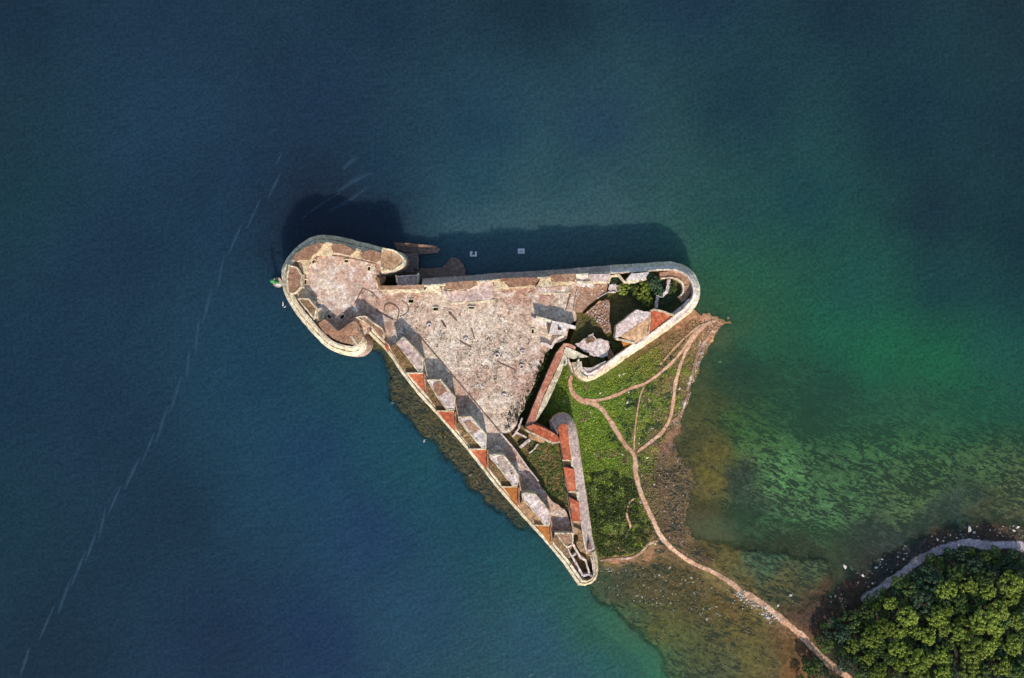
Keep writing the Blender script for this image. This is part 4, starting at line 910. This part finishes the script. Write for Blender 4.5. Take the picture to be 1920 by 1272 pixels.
j2 = prism('stone_jetty', [(785, 504), (803, 504), (820, 503), (830, 500), (836, 494), (842, 487), (848, 483), (857, 485), (865, 492), (870, 502), (872, 512), (870, 519), (840, 521), (813, 523), (785, 526)], -4, 1.5, M['jetty'], M['grey'], jit=0.25, smooth_line=True); tag(j2, 'hook-shaped stone jetty at the foot of the curtain wall', 'jetty')
ql = prism('landing_quay', [(756, 508), (785, 506), (785, 527), (812, 524), (812, 534), (745, 536), (745, 520), (755, 514)], -3, 1.2, M['jetty'], M['grey'], jit=0.15); tag(ql, 'low shaded stone quay behind the hook-shaped jetty', 'quay')
for (x, y, nt, lb) in ((887.5, 476.5, True, 'square white floating pontoon with an open notch, nearer the jetties'), (977.3, 471.2, False, 'square white floating pontoon with a closed frame, farther from the jetties')):
    po = thing('pontoon', x, y, 0, lb, 'pontoon', 'white floating pontoons moored off the curtain wall')
    hw, hh = 6.3, 4.7
    segs = [((-hw, -hh), (-hw, hh)), ((hw, -hh), (hw, hh)), ((-hw, hh - 1.6), (hw, hh - 1.6))]
    segs += [((-hw, -hh + 1.6), (-1.5, -hh + 1.6)), ((4.5, -hh + 1.6), (hw, -hh + 1.6))] if nt else [((-hw, -hh + 1.6), (hw, -hh + 1.6))]
    for (xa, ya), (xb, yb) in segs:
        vert = xa == xb; sx = -1 if xa > 0 else 1
        line = [(x + xa + (sx * 1.6 if vert else 0), y + ya), (x + xb + (sx * 1.6 if vert else 0), y + yb)]
        wall('float', line, 0.66, -0.3, 0.55 if vert else 0.5, M['white_paint'], po, jit=0.01)
    if not nt:
        mk('mooring_post', [P(x - .8, y - .8, .4), P(x + .8, y - .8, .4), P(x + .8, y + .8, .4), P(x - .8, y + .8, .4), P(x - .8, y - .8, 1.2), P(x + .8, y - .8, 1.2), P(x + .8, y + .8, 1.2), P(x - .8, y + .8, 1.2)],
           [(4, 7, 6, 5), (0, 1, 5, 4), (1, 2, 6, 5), (2, 3, 7, 6), (3, 0, 4, 7)], M['white_paint'], po)
        wall('deck_bar', [(x - hw + 1, y), (x + hw - 1, y)], 0.3, -.1, .42, M['white_paint'], po, jit=0.01)
# yard ruins
yr = thing('yard_ruin', 985, 820, 7.6, 'low ruined walls and a stone beam at the head of the scrubby yard', 'ruin')
wall('low_wall', Z5([(805, 255), (785, 310), (765, 370), (735, 415)]), 0.7, 6, 9.4, M['pale'], yr, jit=0.2)
wall('low_wall', Z5([(700, 460), (740, 415), (800, 440), (850, 470)]), 0.6, 6, 8.8, M['pale'], yr, jit=0.2)
wall('stone_beam', Z5([(780, 575), (890, 490)]), 1.0, 7, 9.2, M['pale'], yr, jit=0.08)
wall('low_wall', Z5([(870, 450), (960, 480), (1050, 500)]), 1.8, 7, 8.6, M['ochre'], yr, jit=0.25)
wall('low_wall', Z5([(880, 640), (930, 600), (975, 540)]), 0.5, 7, 8.6, M['pale'], yr, jit=0.2)
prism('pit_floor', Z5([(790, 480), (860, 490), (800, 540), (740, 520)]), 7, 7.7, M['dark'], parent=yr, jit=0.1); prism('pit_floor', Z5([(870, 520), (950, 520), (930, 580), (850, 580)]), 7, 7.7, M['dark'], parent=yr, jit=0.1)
#PART3
# ------------------------------------------------------------------ rocks
def rock_mesh(name, mat, seed):
    rr = random.Random(seed); bm = bmesh.new()
    for k in range(13):
        u = rr.uniform(-1, 1); a = rr.uniform(0, 6.283); q = math.sqrt(1 - u * u); s = rr.uniform(0.7, 1.0)
        bm.verts.new((q * math.cos(a) * s, q * math.sin(a) * s * 0.75, u * 0.55 * s))
    r = bmesh.ops.convex_hull(bm, input=bm.verts)
    bmesh.ops.delete(bm, geom=[g for g in r['geom_interior'] if isinstance(g, bmesh.types.BMVert)], context='VERTS')
    me = bpy.data.meshes.new(name); bm.to_mesh(me); bm.free(); me.materials.append(mat); return me
ROCKS = {k: [rock_mesh('rock', M[k], 10 * j + i) for i in range(6)] for j, k in enumerate(('rock_pale', 'rock_brown', 'rock_dark'))}
def sample(poly, n, mind=0.0, reject=None):
    xs = [p[0] for p in poly]; ys = [p[1] for p in poly]; out = []
    while len(out) < n:
        px = rng.uniform(min(xs), max(xs), 4000); py = rng.uniform(min(ys), max(ys), 4000)
        k = inside(px, py, poly)
        if reject is not None: k &= ~reject(px, py)
        px, py = px[k], py[k]
        if len(px) == 0: break
        for a, b in zip(px, py):
            if mind and any((a - c) ** 2 + (b - d) ** 2 < mind * mind for c, d in out): continue
            out.append((a, b))
            if len(out) >= n: break
        if mind and len(px) < 5: break
    return out
def near_line(px, py, line, w): return seg_dist(px, py, line) < w
def on_path(px, py):
    r = np.zeros(np.shape(px), bool)
    for ln, w in PATHS[:5]: r |= seg_dist(px, py, ln) < w * 0.62
    return r
def rock_at(x, y, z, s, kind, label, group):
    o = bpy.data.objects.new('rock', random.choice(ROCKS[kind])); C.objects.link(o)
    p = P(x, y, 0); o.location = (p[0], p[1], z + s * 0.12)
    o.rotation_euler = (random.uniform(-.3, .3), random.uniform(-.3, .3), random.uniform(0, 6.28))
    o.scale = (s * random.uniform(.8, 1.3), s * random.uniform(.7, 1.1), s * random.uniform(.6, 1.0))
    return tag(o, label, 'rock', group)
def rocks(pts, smin, smax, kind, label, group):
    z = ground_z([p[0] for p in pts], [p[1] for p in pts])
    for (x, y), q in zip(pts, z):
        s = smin + (smax - smin) * random.random() ** 2.2
        rock_at(x, y, max(q, -0.5), s, kind, label, group)
WOODSHORE = [(1540, 1180), (1560, 1110), (1600, 1075), (1650, 1045), (1700, 1020), (1760, 1000), (1830, 985), (1920, 985), (1920, 1008), (1860, 1006), (1810, 1008), (1770, 1016), (1735, 1028), (1700, 1056), (1660, 1080), (1620, 1108), (1590, 1150)]
rocks(sample(WOODSHORE, 34, 6), 0.3, 1.0, 'rock_pale', 'small pale rock on the dark mud bank beside the coastal path', 'pale rocks on the mud bank by the wood')
for (x, y, s, lb) in [(1815, 992, 1.6, 'large white boulder on the mud bank north of the coastal path'), (1584, 1063, 1.3, 'white boulder near the weedy shallows west of the coastal path'), (1597, 1066, 0.9, 'white rock just beside the white boulder by the weedy shallows'),
                      (1482, 1117, 1.2, 'long white rock in the shallows beside the sand spit'), (1459, 1136, 1.0, 'pale rock in the shallows beside the stony end of the path'), (1365, 594, 1.3, 'dark-topped boulder at the eastern tip of the meadow'),
                      (734, 757, 1.0, 'white boulder at the water edge below the gun wall'), (796, 827, 1.0, 'white rock in the shallows below the third brick embrasure'), (531, 569, 1.4, 'larger pale rock at the foot of the sea bastion beside the beacon'), (535, 576, 1.1, 'smaller pale rock at the foot of the sea bastion'), (1350, 679, 0.9, 'lone pale rock in the green shallows east of the meadow')]:
    rock_at(x, y, max(float(ground_z(x, y)[0]), -0.4), s, 'rock_brown' if 'tip' in lb else 'rock_pale', lb, None)
ISTH = [(1110, 1062), (1200, 1062), (1270, 1066), (1330, 1096), (1400, 1140), (1340, 1170), (1260, 1150), (1190, 1130), (1120, 1100)]
rocks(sample(ISTH, 40, 5), 0.3, 0.9, 'rock_pale', 'pale rock on the muddy flat south of the meadow', 'pale rocks on the southern flat')
rocks(sample([(1392, 1104), (1440, 1138), (1460, 1160), (1446, 1164), (1400, 1132), (1376, 1112)], 34, 3), 0.4, 0.9, 'rock_pale', 'pale rock in the stony gap between the two path ends', 'pale rocks in the stony gap of the path')
rocks(sample(MEADOW, 70, 6, lambda x, y: on_path(x, y) | (y < 700)), 0.3, 0.8, 'rock_pale', 'small white stone lying in the meadow grass', 'white stones in the meadow')
GUNSHORE = [(700, 655), (722, 662), (760, 714), (820, 785), (880, 856), (930, 920), (975, 968), (960, 985), (915, 935), (880, 915), (840, 862), (800, 822), (760, 780), (733, 750), (722, 700)]
rocks(sample(GUNSHORE, 40, 7), 0.4, 1.2, 'rock_brown', 'brown rock in the shallows along the gun wall', 'brown rocks along the gun wall')

def clumped(poly, n, seed, reject=None, sc=14.0):
    q = sample(poly, n * 4, 0, reject); a = np.array(q); k = rng.random(len(a)) < np.clip((fbm(a[:, 0] / sc, a[:, 1] / sc, 3, seed) - .45) * 5, .02, 1)
    return [tuple(v) for v in a[k][:n]]
def stuff_rocks(name, pts, smin, smax, mat, zadd=0.0, zfix=None, label=None):
    base = []
    for me in ROCKS['rock_pale'][:3]:
        v = np.array([w.co[:] for w in me.vertices]); f = np.array([list(p.vertices) for p in me.polygons if len(p.vertices) == 3]); base.append((v, f))
    n = len(pts); z = np.full(n, zfix) if zfix is not None else np.maximum(ground_z([p[0] for p in pts], [p[1] for p in pts]), -0.6)
    VV = []; FF = []; off = 0
    for i, (x, y) in enumerate(pts):
        v, f = base[i % 3]; s = smin + (smax - smin) * rng.random() ** 2.5; a = rng.uniform(0, 6.28)
        w = v * s * rng.uniform(.7, 1.3, 3); ca, sa = math.cos(a), math.sin(a)
        p = P(x, y, z[i]) if zfix is not None else P(x, y, 0)
        VV.append(np.stack([w[:, 0] * ca - w[:, 1] * sa + p[0], w[:, 0] * sa + w[:, 1] * ca + p[1], w[:, 2] + z[i] + zadd], -1)); FF.append(f + off); off += len(v)
    o = mk_np(name, np.concatenate(VV), np.concatenate(FF), mat); return tag(o, label, kind='stuff')
stuff_rocks('gravel', clumped(WOODSHORE, 110, 71) + clumped(ISTH, 320, 72) + sample([(1392, 1104), (1450, 1144), (1470, 1164), (1440, 1168), (1370, 1112)], 250), 0.1, 0.45, M['rock_pale'], label='loose pale stones on the muddy shores')
stuff_rocks('shore_stones', clumped(MUD, 900, 73, on_path) + sample([(1296, 600), (1340, 598), (1360, 606), (1330, 640), (1308, 690), (1286, 770), (1262, 800), (1256, 790), (1300, 660)], 700), 0.12, 0.5, M['rock_brown'], label='brown stones strewn over the muddy shore')
stuff_rocks('shore_stones', sample([(1312, 640), (1326, 646), (1305, 700), (1288, 760), (1268, 800), (1258, 796), (1278, 755), (1294, 700)], 420), 0.12, 0.42, M['rock_pale'], label='white pebbles along the east shore of the meadow')
stuff_rocks('shore_stones', clumped(MUD, 1100, 74, on_path) + clumped(ISTH, 900, 75) + clumped(WOODSHORE, 600, 76), 0.12, 0.7, M['rock_dark'], label='dark stones on the muddy flats')
stuff_rocks('mud_pebbles', clumped(MUD, 260, 77, on_path, 9.0), 0.1, 0.35, M['rubble'], label='pale pebbles on the brown mud')
stuff_rocks('weedy_stones', sample(GUNSHORE, 1500), 0.15, 0.8, M['rock_dark'], label='dark weedy stones below the gun wall')
stuff_rocks('meadow_stones', sample(MEADOW, 260, 0, on_path) + sample([(1195, 740), (1230, 720), (1270, 690), (1262, 760), (1230, 790), (1205, 770)], 120), 0.1, 0.4, M['rock_pale'], label='small white stones in the meadow grass')
ROUGH = [(880, 620), (960, 640), (1000, 690), (1004, 712), (985, 750), (965, 790), (925, 775), (890, 735), (860, 700), (850, 650)]
DECKP = [(740, 560), (900, 590), (990, 590), (1010, 660), (990, 740), (960, 800), (935, 790), (800, 640), (760, 610)]
stuff_rocks('rubble', sample(ROUGH, 1300) + sample(DECKP, 700), 0.12, 0.42, M['rubble'], zfix=DZ, label='broken pale paving rubble on the terrace')
stuff_rocks('garden_rubble', sample([(1142, 575), (1200, 545), (1240, 560), (1228, 582), (1195, 580), (1155, 614), (1150, 640), (1140, 625)], 320) + sample([(1150, 520), (1200, 525), (1215, 545), (1170, 550)], 120) + sample([(1225, 590), (1262, 580), (1285, 566), (1262, 600)], 90) + sample(Z8([(300, 300), (500, 300), (700, 420), (760, 620), (600, 620), (420, 600), (330, 480)]), 260), 0.12, 0.42, M['rock_brown'], zfix=GZ + .05, label='loose stones in the sunken garden')
stuff_rocks('rubble', sample(Z9([(170, 390), (440, 350), (580, 390), (540, 500), (380, 640), (230, 760), (130, 760), (140, 600)]), 220) + sample(Z9([(280, 800), (400, 690), (600, 620), (600, 860), (620, 1040), (560, 1060), (480, 950)]), 180), 0.12, 0.5, M['rubble'], zfix=9.25, label='stones strewn on the brown earth banks')
stuff_rocks('rubble', sample([(720, 560), (900, 560), (1000, 540), (1060, 548), (1060, 590), (900, 600), (760, 600)], 420) + sample([(600, 490), (680, 500), (700, 530), (660, 580), (610, 570), (585, 530)], 260), 0.08, 0.24, M['rubble'], zfix=DZ, label='small loose stones on the terrace')
# ------------------------------------------------------------------ leaves, grass
def leaf_quads(c, d, size, rs=None):
    """small four-cornered leaf sprays: centres c, facing d"""
    n = len(c); a = np.cross(d, rng.normal(size=(n, 3))); a /= np.linalg.norm(a, axis=1)[:, None] + 1e-9
    b = np.cross(d, a); s = (size * rng.uniform(.6, 1.3, n))[:, None]
    V = np.stack([c - a * s, c - b * s * .6, c + a * s, c + b * s * .6], 1).reshape(-1, 3)
    return V, np.arange(4 * n).reshape(n, 4)
def unit(v): return v / (np.linalg.norm(v, axis=1)[:, None] + 1e-9)
def crown_mesh(name, R, Hc, npuff, per, mat, flat_=0.6, leaf=0.34):
    cs = []; ds = []
    for k in range(npuff):
        r = R * math.sqrt(rng.random()) * 0.92; a = rng.uniform(0, 6.283)
        zz = Hc * (flat_ * (1 - (r / R) ** 2) + rng.uniform(-0.22, 0.16)); pr = rng.uniform(0.35, 0.85) * R / 4.2
        d = unit(rng.normal(size=(per, 3)) + np.array([0, 0, 0.5]))
        rad = pr * rng.uniform(.65, 1.05, per)[:, None]
        cs.append(np.array([r * math.cos(a), r * math.sin(a), zz]) + d * rad * np.array([1, 1, .75]))
        ds.append(unit(d + rng.normal(size=(per, 3)) * .45))
    V, F = leaf_quads(np.concatenate(cs), np.concatenate(ds), leaf)
    me_o = mk_np(name, V, F, mat); me = me_o.data; bpy.data.objects.remove(me_o); return me
def trunk_mesh(h, r):
    V = []; F = []
    def limb(a, b, r0, r1, n=6):
        a, b = Vector(a), Vector(b); d = (b - a).normalized(); u = d.orthogonal().normalized(); w = d.cross(u); o = len(V)
        for p, q in ((a, r0), (b, r1)):
            for k in range(n): V.append(p + u * math.cos(6.283 * k / n) * q + w * math.sin(6.283 * k / n) * q)
        for k in range(n): F.append((o + k, o + (k + 1) % n, o + n + (k + 1) % n, o + n + k))
    limb((0, 0, -.5), (0.1, 0, h * .6), r, r * .7); limb((0.1, 0, h * .6), (0, .2, h * 1.05), r * .7, r * .3)
    for k in range(5):
        a = k * 1.3; limb((0.1, 0, h * (.5 + .07 * k)), (math.cos(a) * h * .38, math.sin(a) * h * .38, h * (.85 + .04 * k)), r * .4, r * .12)
    me = bpy.data.meshes.new('trunk'); me.from_pydata([tuple(v) for v in V], [], F); me.materials.append(M['bark']); return me
TR = trunk_mesh(5.0, 0.28)
CROWN = {}
for k, m_ in (('bright', 'leaf_bright'), ('mid', 'leaf_mid'), ('dark', 'leaf_dark')):
    CROWN[k] = [crown_mesh('crown', 4.0, 3.4, 58 + 8 * i, 52, M[m_], 0.6, 0.27) for i in range(4)]
def tree(x, y, kind, r, z, label, group=None, name='pine_tree', zs=1.0):
    p = P(x, y, z + 5)
    e = bpy.data.objects.new(name, None); C.objects.link(e); e.location = (p[0], p[1], z); e.rotation_euler.z = random.uniform(0, 6.28)
    tag(e, label, 'tree', group)
    s = r / 4.0
    a = bpy.data.objects.new('trunk', TR); C.objects.link(a); a.parent = e; a.scale = (s, s, s * zs)
    c = bpy.data.objects.new('crown', random.choice(CROWN[kind])); C.objects.link(c); c.parent = e
    c.location = (0, 0, 4.2 * s * zs); c.scale = (s, s * random.uniform(.85, 1.1), s * random.uniform(.85, 1.2))
    return e
bright = [(1702, 1157, 5.2), (1657, 1180, 4.6), (1686, 1180, 4.8), (1634, 1198, 5), (1720, 1237, 6), (1629, 1237, 4), (1686, 1219, 4.6), (1845, 1160, 6.2), (1892, 1092, 6), (1896, 1118, 5), (1822, 1217, 6.4), (1757, 1156, 5.4), (1850, 1215, 5), (1777, 1107, 5), (1819, 1099, 4.4),
          (1764, 1230, 5), (1798, 1190, 5), (1872, 1145, 5.5), (1830, 1180, 4.6), (1900, 1210, 5.2), (1880, 1250, 5.4), (1770, 1262, 5), (1815, 1255, 5.4), (1650, 1262, 4.4), (1725, 1265, 5), (1600, 1215, 3.6), (1742, 1195, 4.4), (1868, 1180, 4.6), (1910, 1165, 4.4), (1770, 1180, 4.4), (1676, 1136, 3.8), (1856, 1110, 4.2)]
GRP = {'bright': ('bright yellow-green pine with lumpy crown in the island wood', 'bright pines of the wood'), 'mid': ('mid green pine with rounded crown in the island wood', 'mid green pines of the wood'), 'dark': ('dark green pine with shaded crown in the island wood', 'dark pines of the wood')}
placed = []
WOODT = []
def wood(x, y, kind, r):
    q = float(ground_z(x, y)[0])
    WOODT.append((x, y, kind, tree(x, y, kind, r, q, *GRP[kind], zs=(1.0 if kind == 'bright' else .8) * (.6 if seg_dist(np.array([x]), np.array([y]), COAST_PATH)[0] < 60 else 1)))); placed.append((x, y, r))
for x, y, r in bright: wood(x, y, 'bright', r * 0.78)
tree(1626, 1149, 'mid', 3.4, float(ground_z(1626, 1149)[0]), 'lone bluish green pine nearest the west end of the coastal path')
placed.append((1626, 1149, 3.4))
WOOD = [(1500, 1290), (1512, 1246), (1530, 1236), (1544, 1226), (1536, 1196), (1560, 1172), (1600, 1160), (1640, 1128), (1680, 1104), (1712, 1078), (1745, 1056), (1780, 1042), (1815, 1034), (1860, 1040), (1930, 1046), (1940, 1290)]
k = 0; tries = 0
while k < 150 and tries < 6000:
    tries += 1
    x = random.uniform(1498, 1935); y = random.uniform(1030, 1288)
    if not bool(inside(np.array([x]), np.array([y]), WOOD)[0]): continue
    r = random.choice([random.uniform(1.5, 2.6), random.uniform(2.4, 3.8), random.uniform(3.4, 5.0)])
    if any(math.hypot(x - a, y - b) * S < (r + c) * 0.62 for a, b, c in placed): continue
    if 1826 < x < 1885 and 1190 < y < 1230 and random.random() < .6: continue
    if seg_dist(np.array([x]), np.array([y]), MAIN_PATH2)[0] < r / S * .7 + 5: continue
    if seg_dist(np.array([x]), np.array([y]), COAST_PATH)[0] < r / S * .8 + 8: continue
    north = y < 1030 + 90 or x < 1620
    kind = random.choices(['bright', 'mid', 'dark'], [0.02, 0.5, 0.48] if north else [0.2, 0.5, 0.3])[0]
    wood(x, y, kind, r); k += 1
ORD = ['', 'second', 'third', 'fourth', 'fifth', 'sixth', 'seventh', 'eighth', 'ninth', 'tenth', 'eleventh', 'twelfth', 'thirteenth', 'fourteenth', 'fifteenth', 'sixteenth', 'seventeenth', 'eighteenth', 'nineteenth', 'twentieth']
BANDS = [(0, 1090, 'beside the coastal path'), (1090, 1140, 'behind the coastal path trees'), (1140, 1190, 'in the middle of the wood'), (1190, 1235, 'in the lower wood'), (1235, 1400, 'along the bottom of the wood')]
LOOK = {'bright': 'bright yellow-green pine', 'mid': 'mid green pine', 'dark': 'dark green pine'}
for kd in LOOK:
    for lo, hi, where in BANDS:
        row = sorted([w for w in WOODT if w[2] == kd and lo <= w[1] < hi], key=lambda w: w[0])
        for i, w in enumerate(row):
            w[3]['label'] = LOOK[kd] + ' ' + where + ', ' + ('leftmost of its row' if i == 0 else (ORD[i] if i < 20 else str(i + 1) + 'th') + ' from the left')
# garden trees of the round bastion
for (x, y, kd, r, lb) in [(1228, 530, 'dark', 3.2, 'dark evergreen tree against the north wall walk of the round bastion'), (1204, 545, 'bright', 3.4, 'olive-yellow tree in the middle of the sunken garden'), (1214, 562, 'bright', 2.8, 'yellow-green bushy tree just north of the block house'),
                          (1172, 541, 'bright', 2.6, 'yellow-green bushy tree beside the rubble platform'), (1190, 538, 'mid', 2.0, 'small green tree between the olive tree and curtain wall'), (1238, 545, 'dark', 2.4, 'dark tree beside the pale stair wall'), (1154, 527, 'dark', 1.7, 'low dark bush growing in a curtain wall embrasure'), (1220, 518, 'dark', 2.2, 'dark shaded tree behind the pale merlon of the curtain wall'), (1262, 540, 'mid', 2.0, 'green bush in the ring-shaped pit of the round bastion')]:
    tree(x, y, kd, r, GZ, lb, 'trees of the sunken garden', 'garden_tree', .75)
tree(727, 511, 'bright', 1.0, 7.5, 'small yellow-green fig bush rooted in the bastion corner', None, 'bush', .4)

def tufts(name, pts, zs, per, spread, hgt, mat, leaf, label):
    pts = np.array(pts); n = len(pts)
    base = np.stack([(pts[:, 0] - 960) * S, (636 - pts[:, 1]) * S, np.zeros(n)], -1)
    if np.isscalar(zs):
        k = (CAM_H - zs) / CAM_H; base[:, :2] *= k; base[:, 2] = zs
    else: base[:, 2] = zs
    sz = rng.uniform(.5, 1.4, n)
    c = np.repeat(base, per, 0); s = np.repeat(sz, per)[:, None]
    d = unit(rng.normal(size=(n * per, 3)) + np.array([0, 0, .4])); d[:, 2] = np.abs(d[:, 2])
    c = c + d * np.array([spread, spread, hgt]) * s * rng.uniform(.5, 1, (n * per, 1))
    V, F = leaf_quads(c, unit(d + rng.normal(size=d.shape) * .5), leaf)
    return tag(mk_np(name, V, F, mat), label, kind='stuff')
def dens(fn, poly, n, reject=None):
    p = sample(poly, n * 3, 0, reject); a = np.array(p); w = fn(a[:, 0], a[:, 1]); k = rng.random(len(a)) < w
    return a[k][:n]
G = sample(MEADOW, 9000, 0, on_path); ga = np.array(G)
dry = np.clip((ga[:, 0] - 1190) / 70.0, 0, 1) * .7 + np.clip((690 - ga[:, 1]) / 60, 0, 1) * .4 + (fbm(ga[:, 0] / 25, ga[:, 1] / 25, 3, 4) - .5) * 2.2
isdry = dry > 0.34
for msk, nm, mt, lb in ((~isdry, 'grass', 'grass', 'green grass of the meadow'), (isdry, 'dry_grass', 'grass_dry', 'dry brown grass of the meadow')):
    p = ga[msk]; tufts(nm, p, ground_z(p[:, 0], p[:, 1]) + .02, 5, .35, .22, M[mt], .2, lb)
SCRUB = [(1098, 885), (1150, 880), (1190, 905), (1196, 940), (1222, 990), (1214, 1016), (1190, 1036), (1125, 1044), (1112, 1005), (1104, 950)]
p = dens(lambda x, y: np.clip((fbm(x / 12, y / 12, 3, 6) - .38) * 5, 0.03, 1), SCRUB, 1500, on_path)
tufts('scrub', p, ground_z(p[:, 0], p[:, 1]), 16, .7, .55, M['scrub'], .24, 'dark low scrub south of the meadow')
p = dens(lambda x, y: np.clip((fbm(x / 14, y / 14, 3, 16) - .5) * 6, 0.0, 1), [(1190, 690), (1290, 630), (1270, 760), (1235, 840), (1225, 880), (1150, 840), (1120, 770)], 420, on_path)
tufts('scrub', p, ground_z(p[:, 0], p[:, 1]), 14, .6, .5, M['leaf_dark'], .22, 'dark scrub patches between the meadow paths')
YARD = [(970, 840), (985, 815), (1040, 830), (1054, 870), (1062, 930), (1068, 975), (1040, 940), (1004, 895), (985, 868)]
p = dens(lambda x, y: np.clip((fbm(x / 8, y / 8, 3, 26) - .42) * 6, 0.02, 1), YARD, 380)
tufts('scrub', p, 7.6, 14, .6, .5, M['leaf_mid'], .22, 'green scrub of the yard')
tufts('scrub', sample(YARD, 800), 7.6, 8, .4, .3, M['grass_dry'], .18, 'dry weeds of the yard')
p = dens(lambda x, y: np.clip((fbm(x / 9, y / 9, 3, 36) - .4) * 6, 0.02, 1), [(1165, 540), (1200, 525), (1250, 520), (1285, 540), (1280, 565), (1240, 590), (1205, 575), (1180, 560)], 420)
tufts('scrub', p, GZ, 14, .6, .5, M['leaf_dark'], .22, 'dark undergrowth of the sunken garden')
tufts('scrub', sample(Z8([(510, 840), (640, 800), (760, 890), (600, 1010)]), 120) + sample(Z8([(830, 640), (980, 640), (1070, 770), (960, 870)]), 80), 8.2, 10, .4, .4, M['leaf_mid'], .18, 'weeds around the ruined platform')
p = dens(lambda x, y: np.clip((fbm(x / 10, y / 10, 3, 46) - .45) * 6, 0.05, 1), ROUGH, 550)
tufts('weeds', p, DZ, 6, .28, .2, M['scrub'], .16, 'dark weeds between the terrace stones')
p = dens(lambda x, y: np.clip((fbm(x / 10, y / 10, 3, 56) - .5) * 6, 0.04, 1), DECKP, 500)
tufts('weeds', p, DZ, 5, .22, .15, M['scrub'], .14, 'scattered weeds on the open terrace')
p = dens(lambda x, y: np.full(np.shape(x), 1.0), [(955, 765), (985, 745), (1003, 700), (1018, 665), (1030, 655), (1018, 690), (1006, 722), (990, 752), (972, 786), (960, 802), (948, 806)], 160)
tufts('weeds', p, DZ, 10, .5, .4, M['scrub'], .2, 'scrub along the broken edge of the terrace')
p = sample([(1548, 1210), (1600, 1140), (1700, 1070), (1800, 1030), (1930, 1036), (1930, 1290), (1560, 1290)], 1500, 0, lambda x, y: (seg_dist(x, y, COAST_PATH) < 12) | (seg_dist(x, y, MAIN_PATH2) < 12))
pa = np.array(p); tufts('undergrowth', pa, ground_z(pa[:, 0], pa[:, 1]), 10, .9, .7, M['leaf_dark'], .26, 'dark undergrowth below the pines')
ap = sample(Z4([(240, 360), (310, 335), (560, 650), (430, 655)]), 90) + sample([(803, 725), (836, 770), (822, 770), (797, 730)], 60) + sample([(861, 795), (902, 841), (887, 841), (857, 805)], 60) + sample([(920, 865), (958, 911), (945, 911), (916, 876)], 60)
tufts('weeds', ap, 11.6, 7, .35, .25, M['grass_dry'], .17, 'weeds on the fill behind the gun wall parapet')
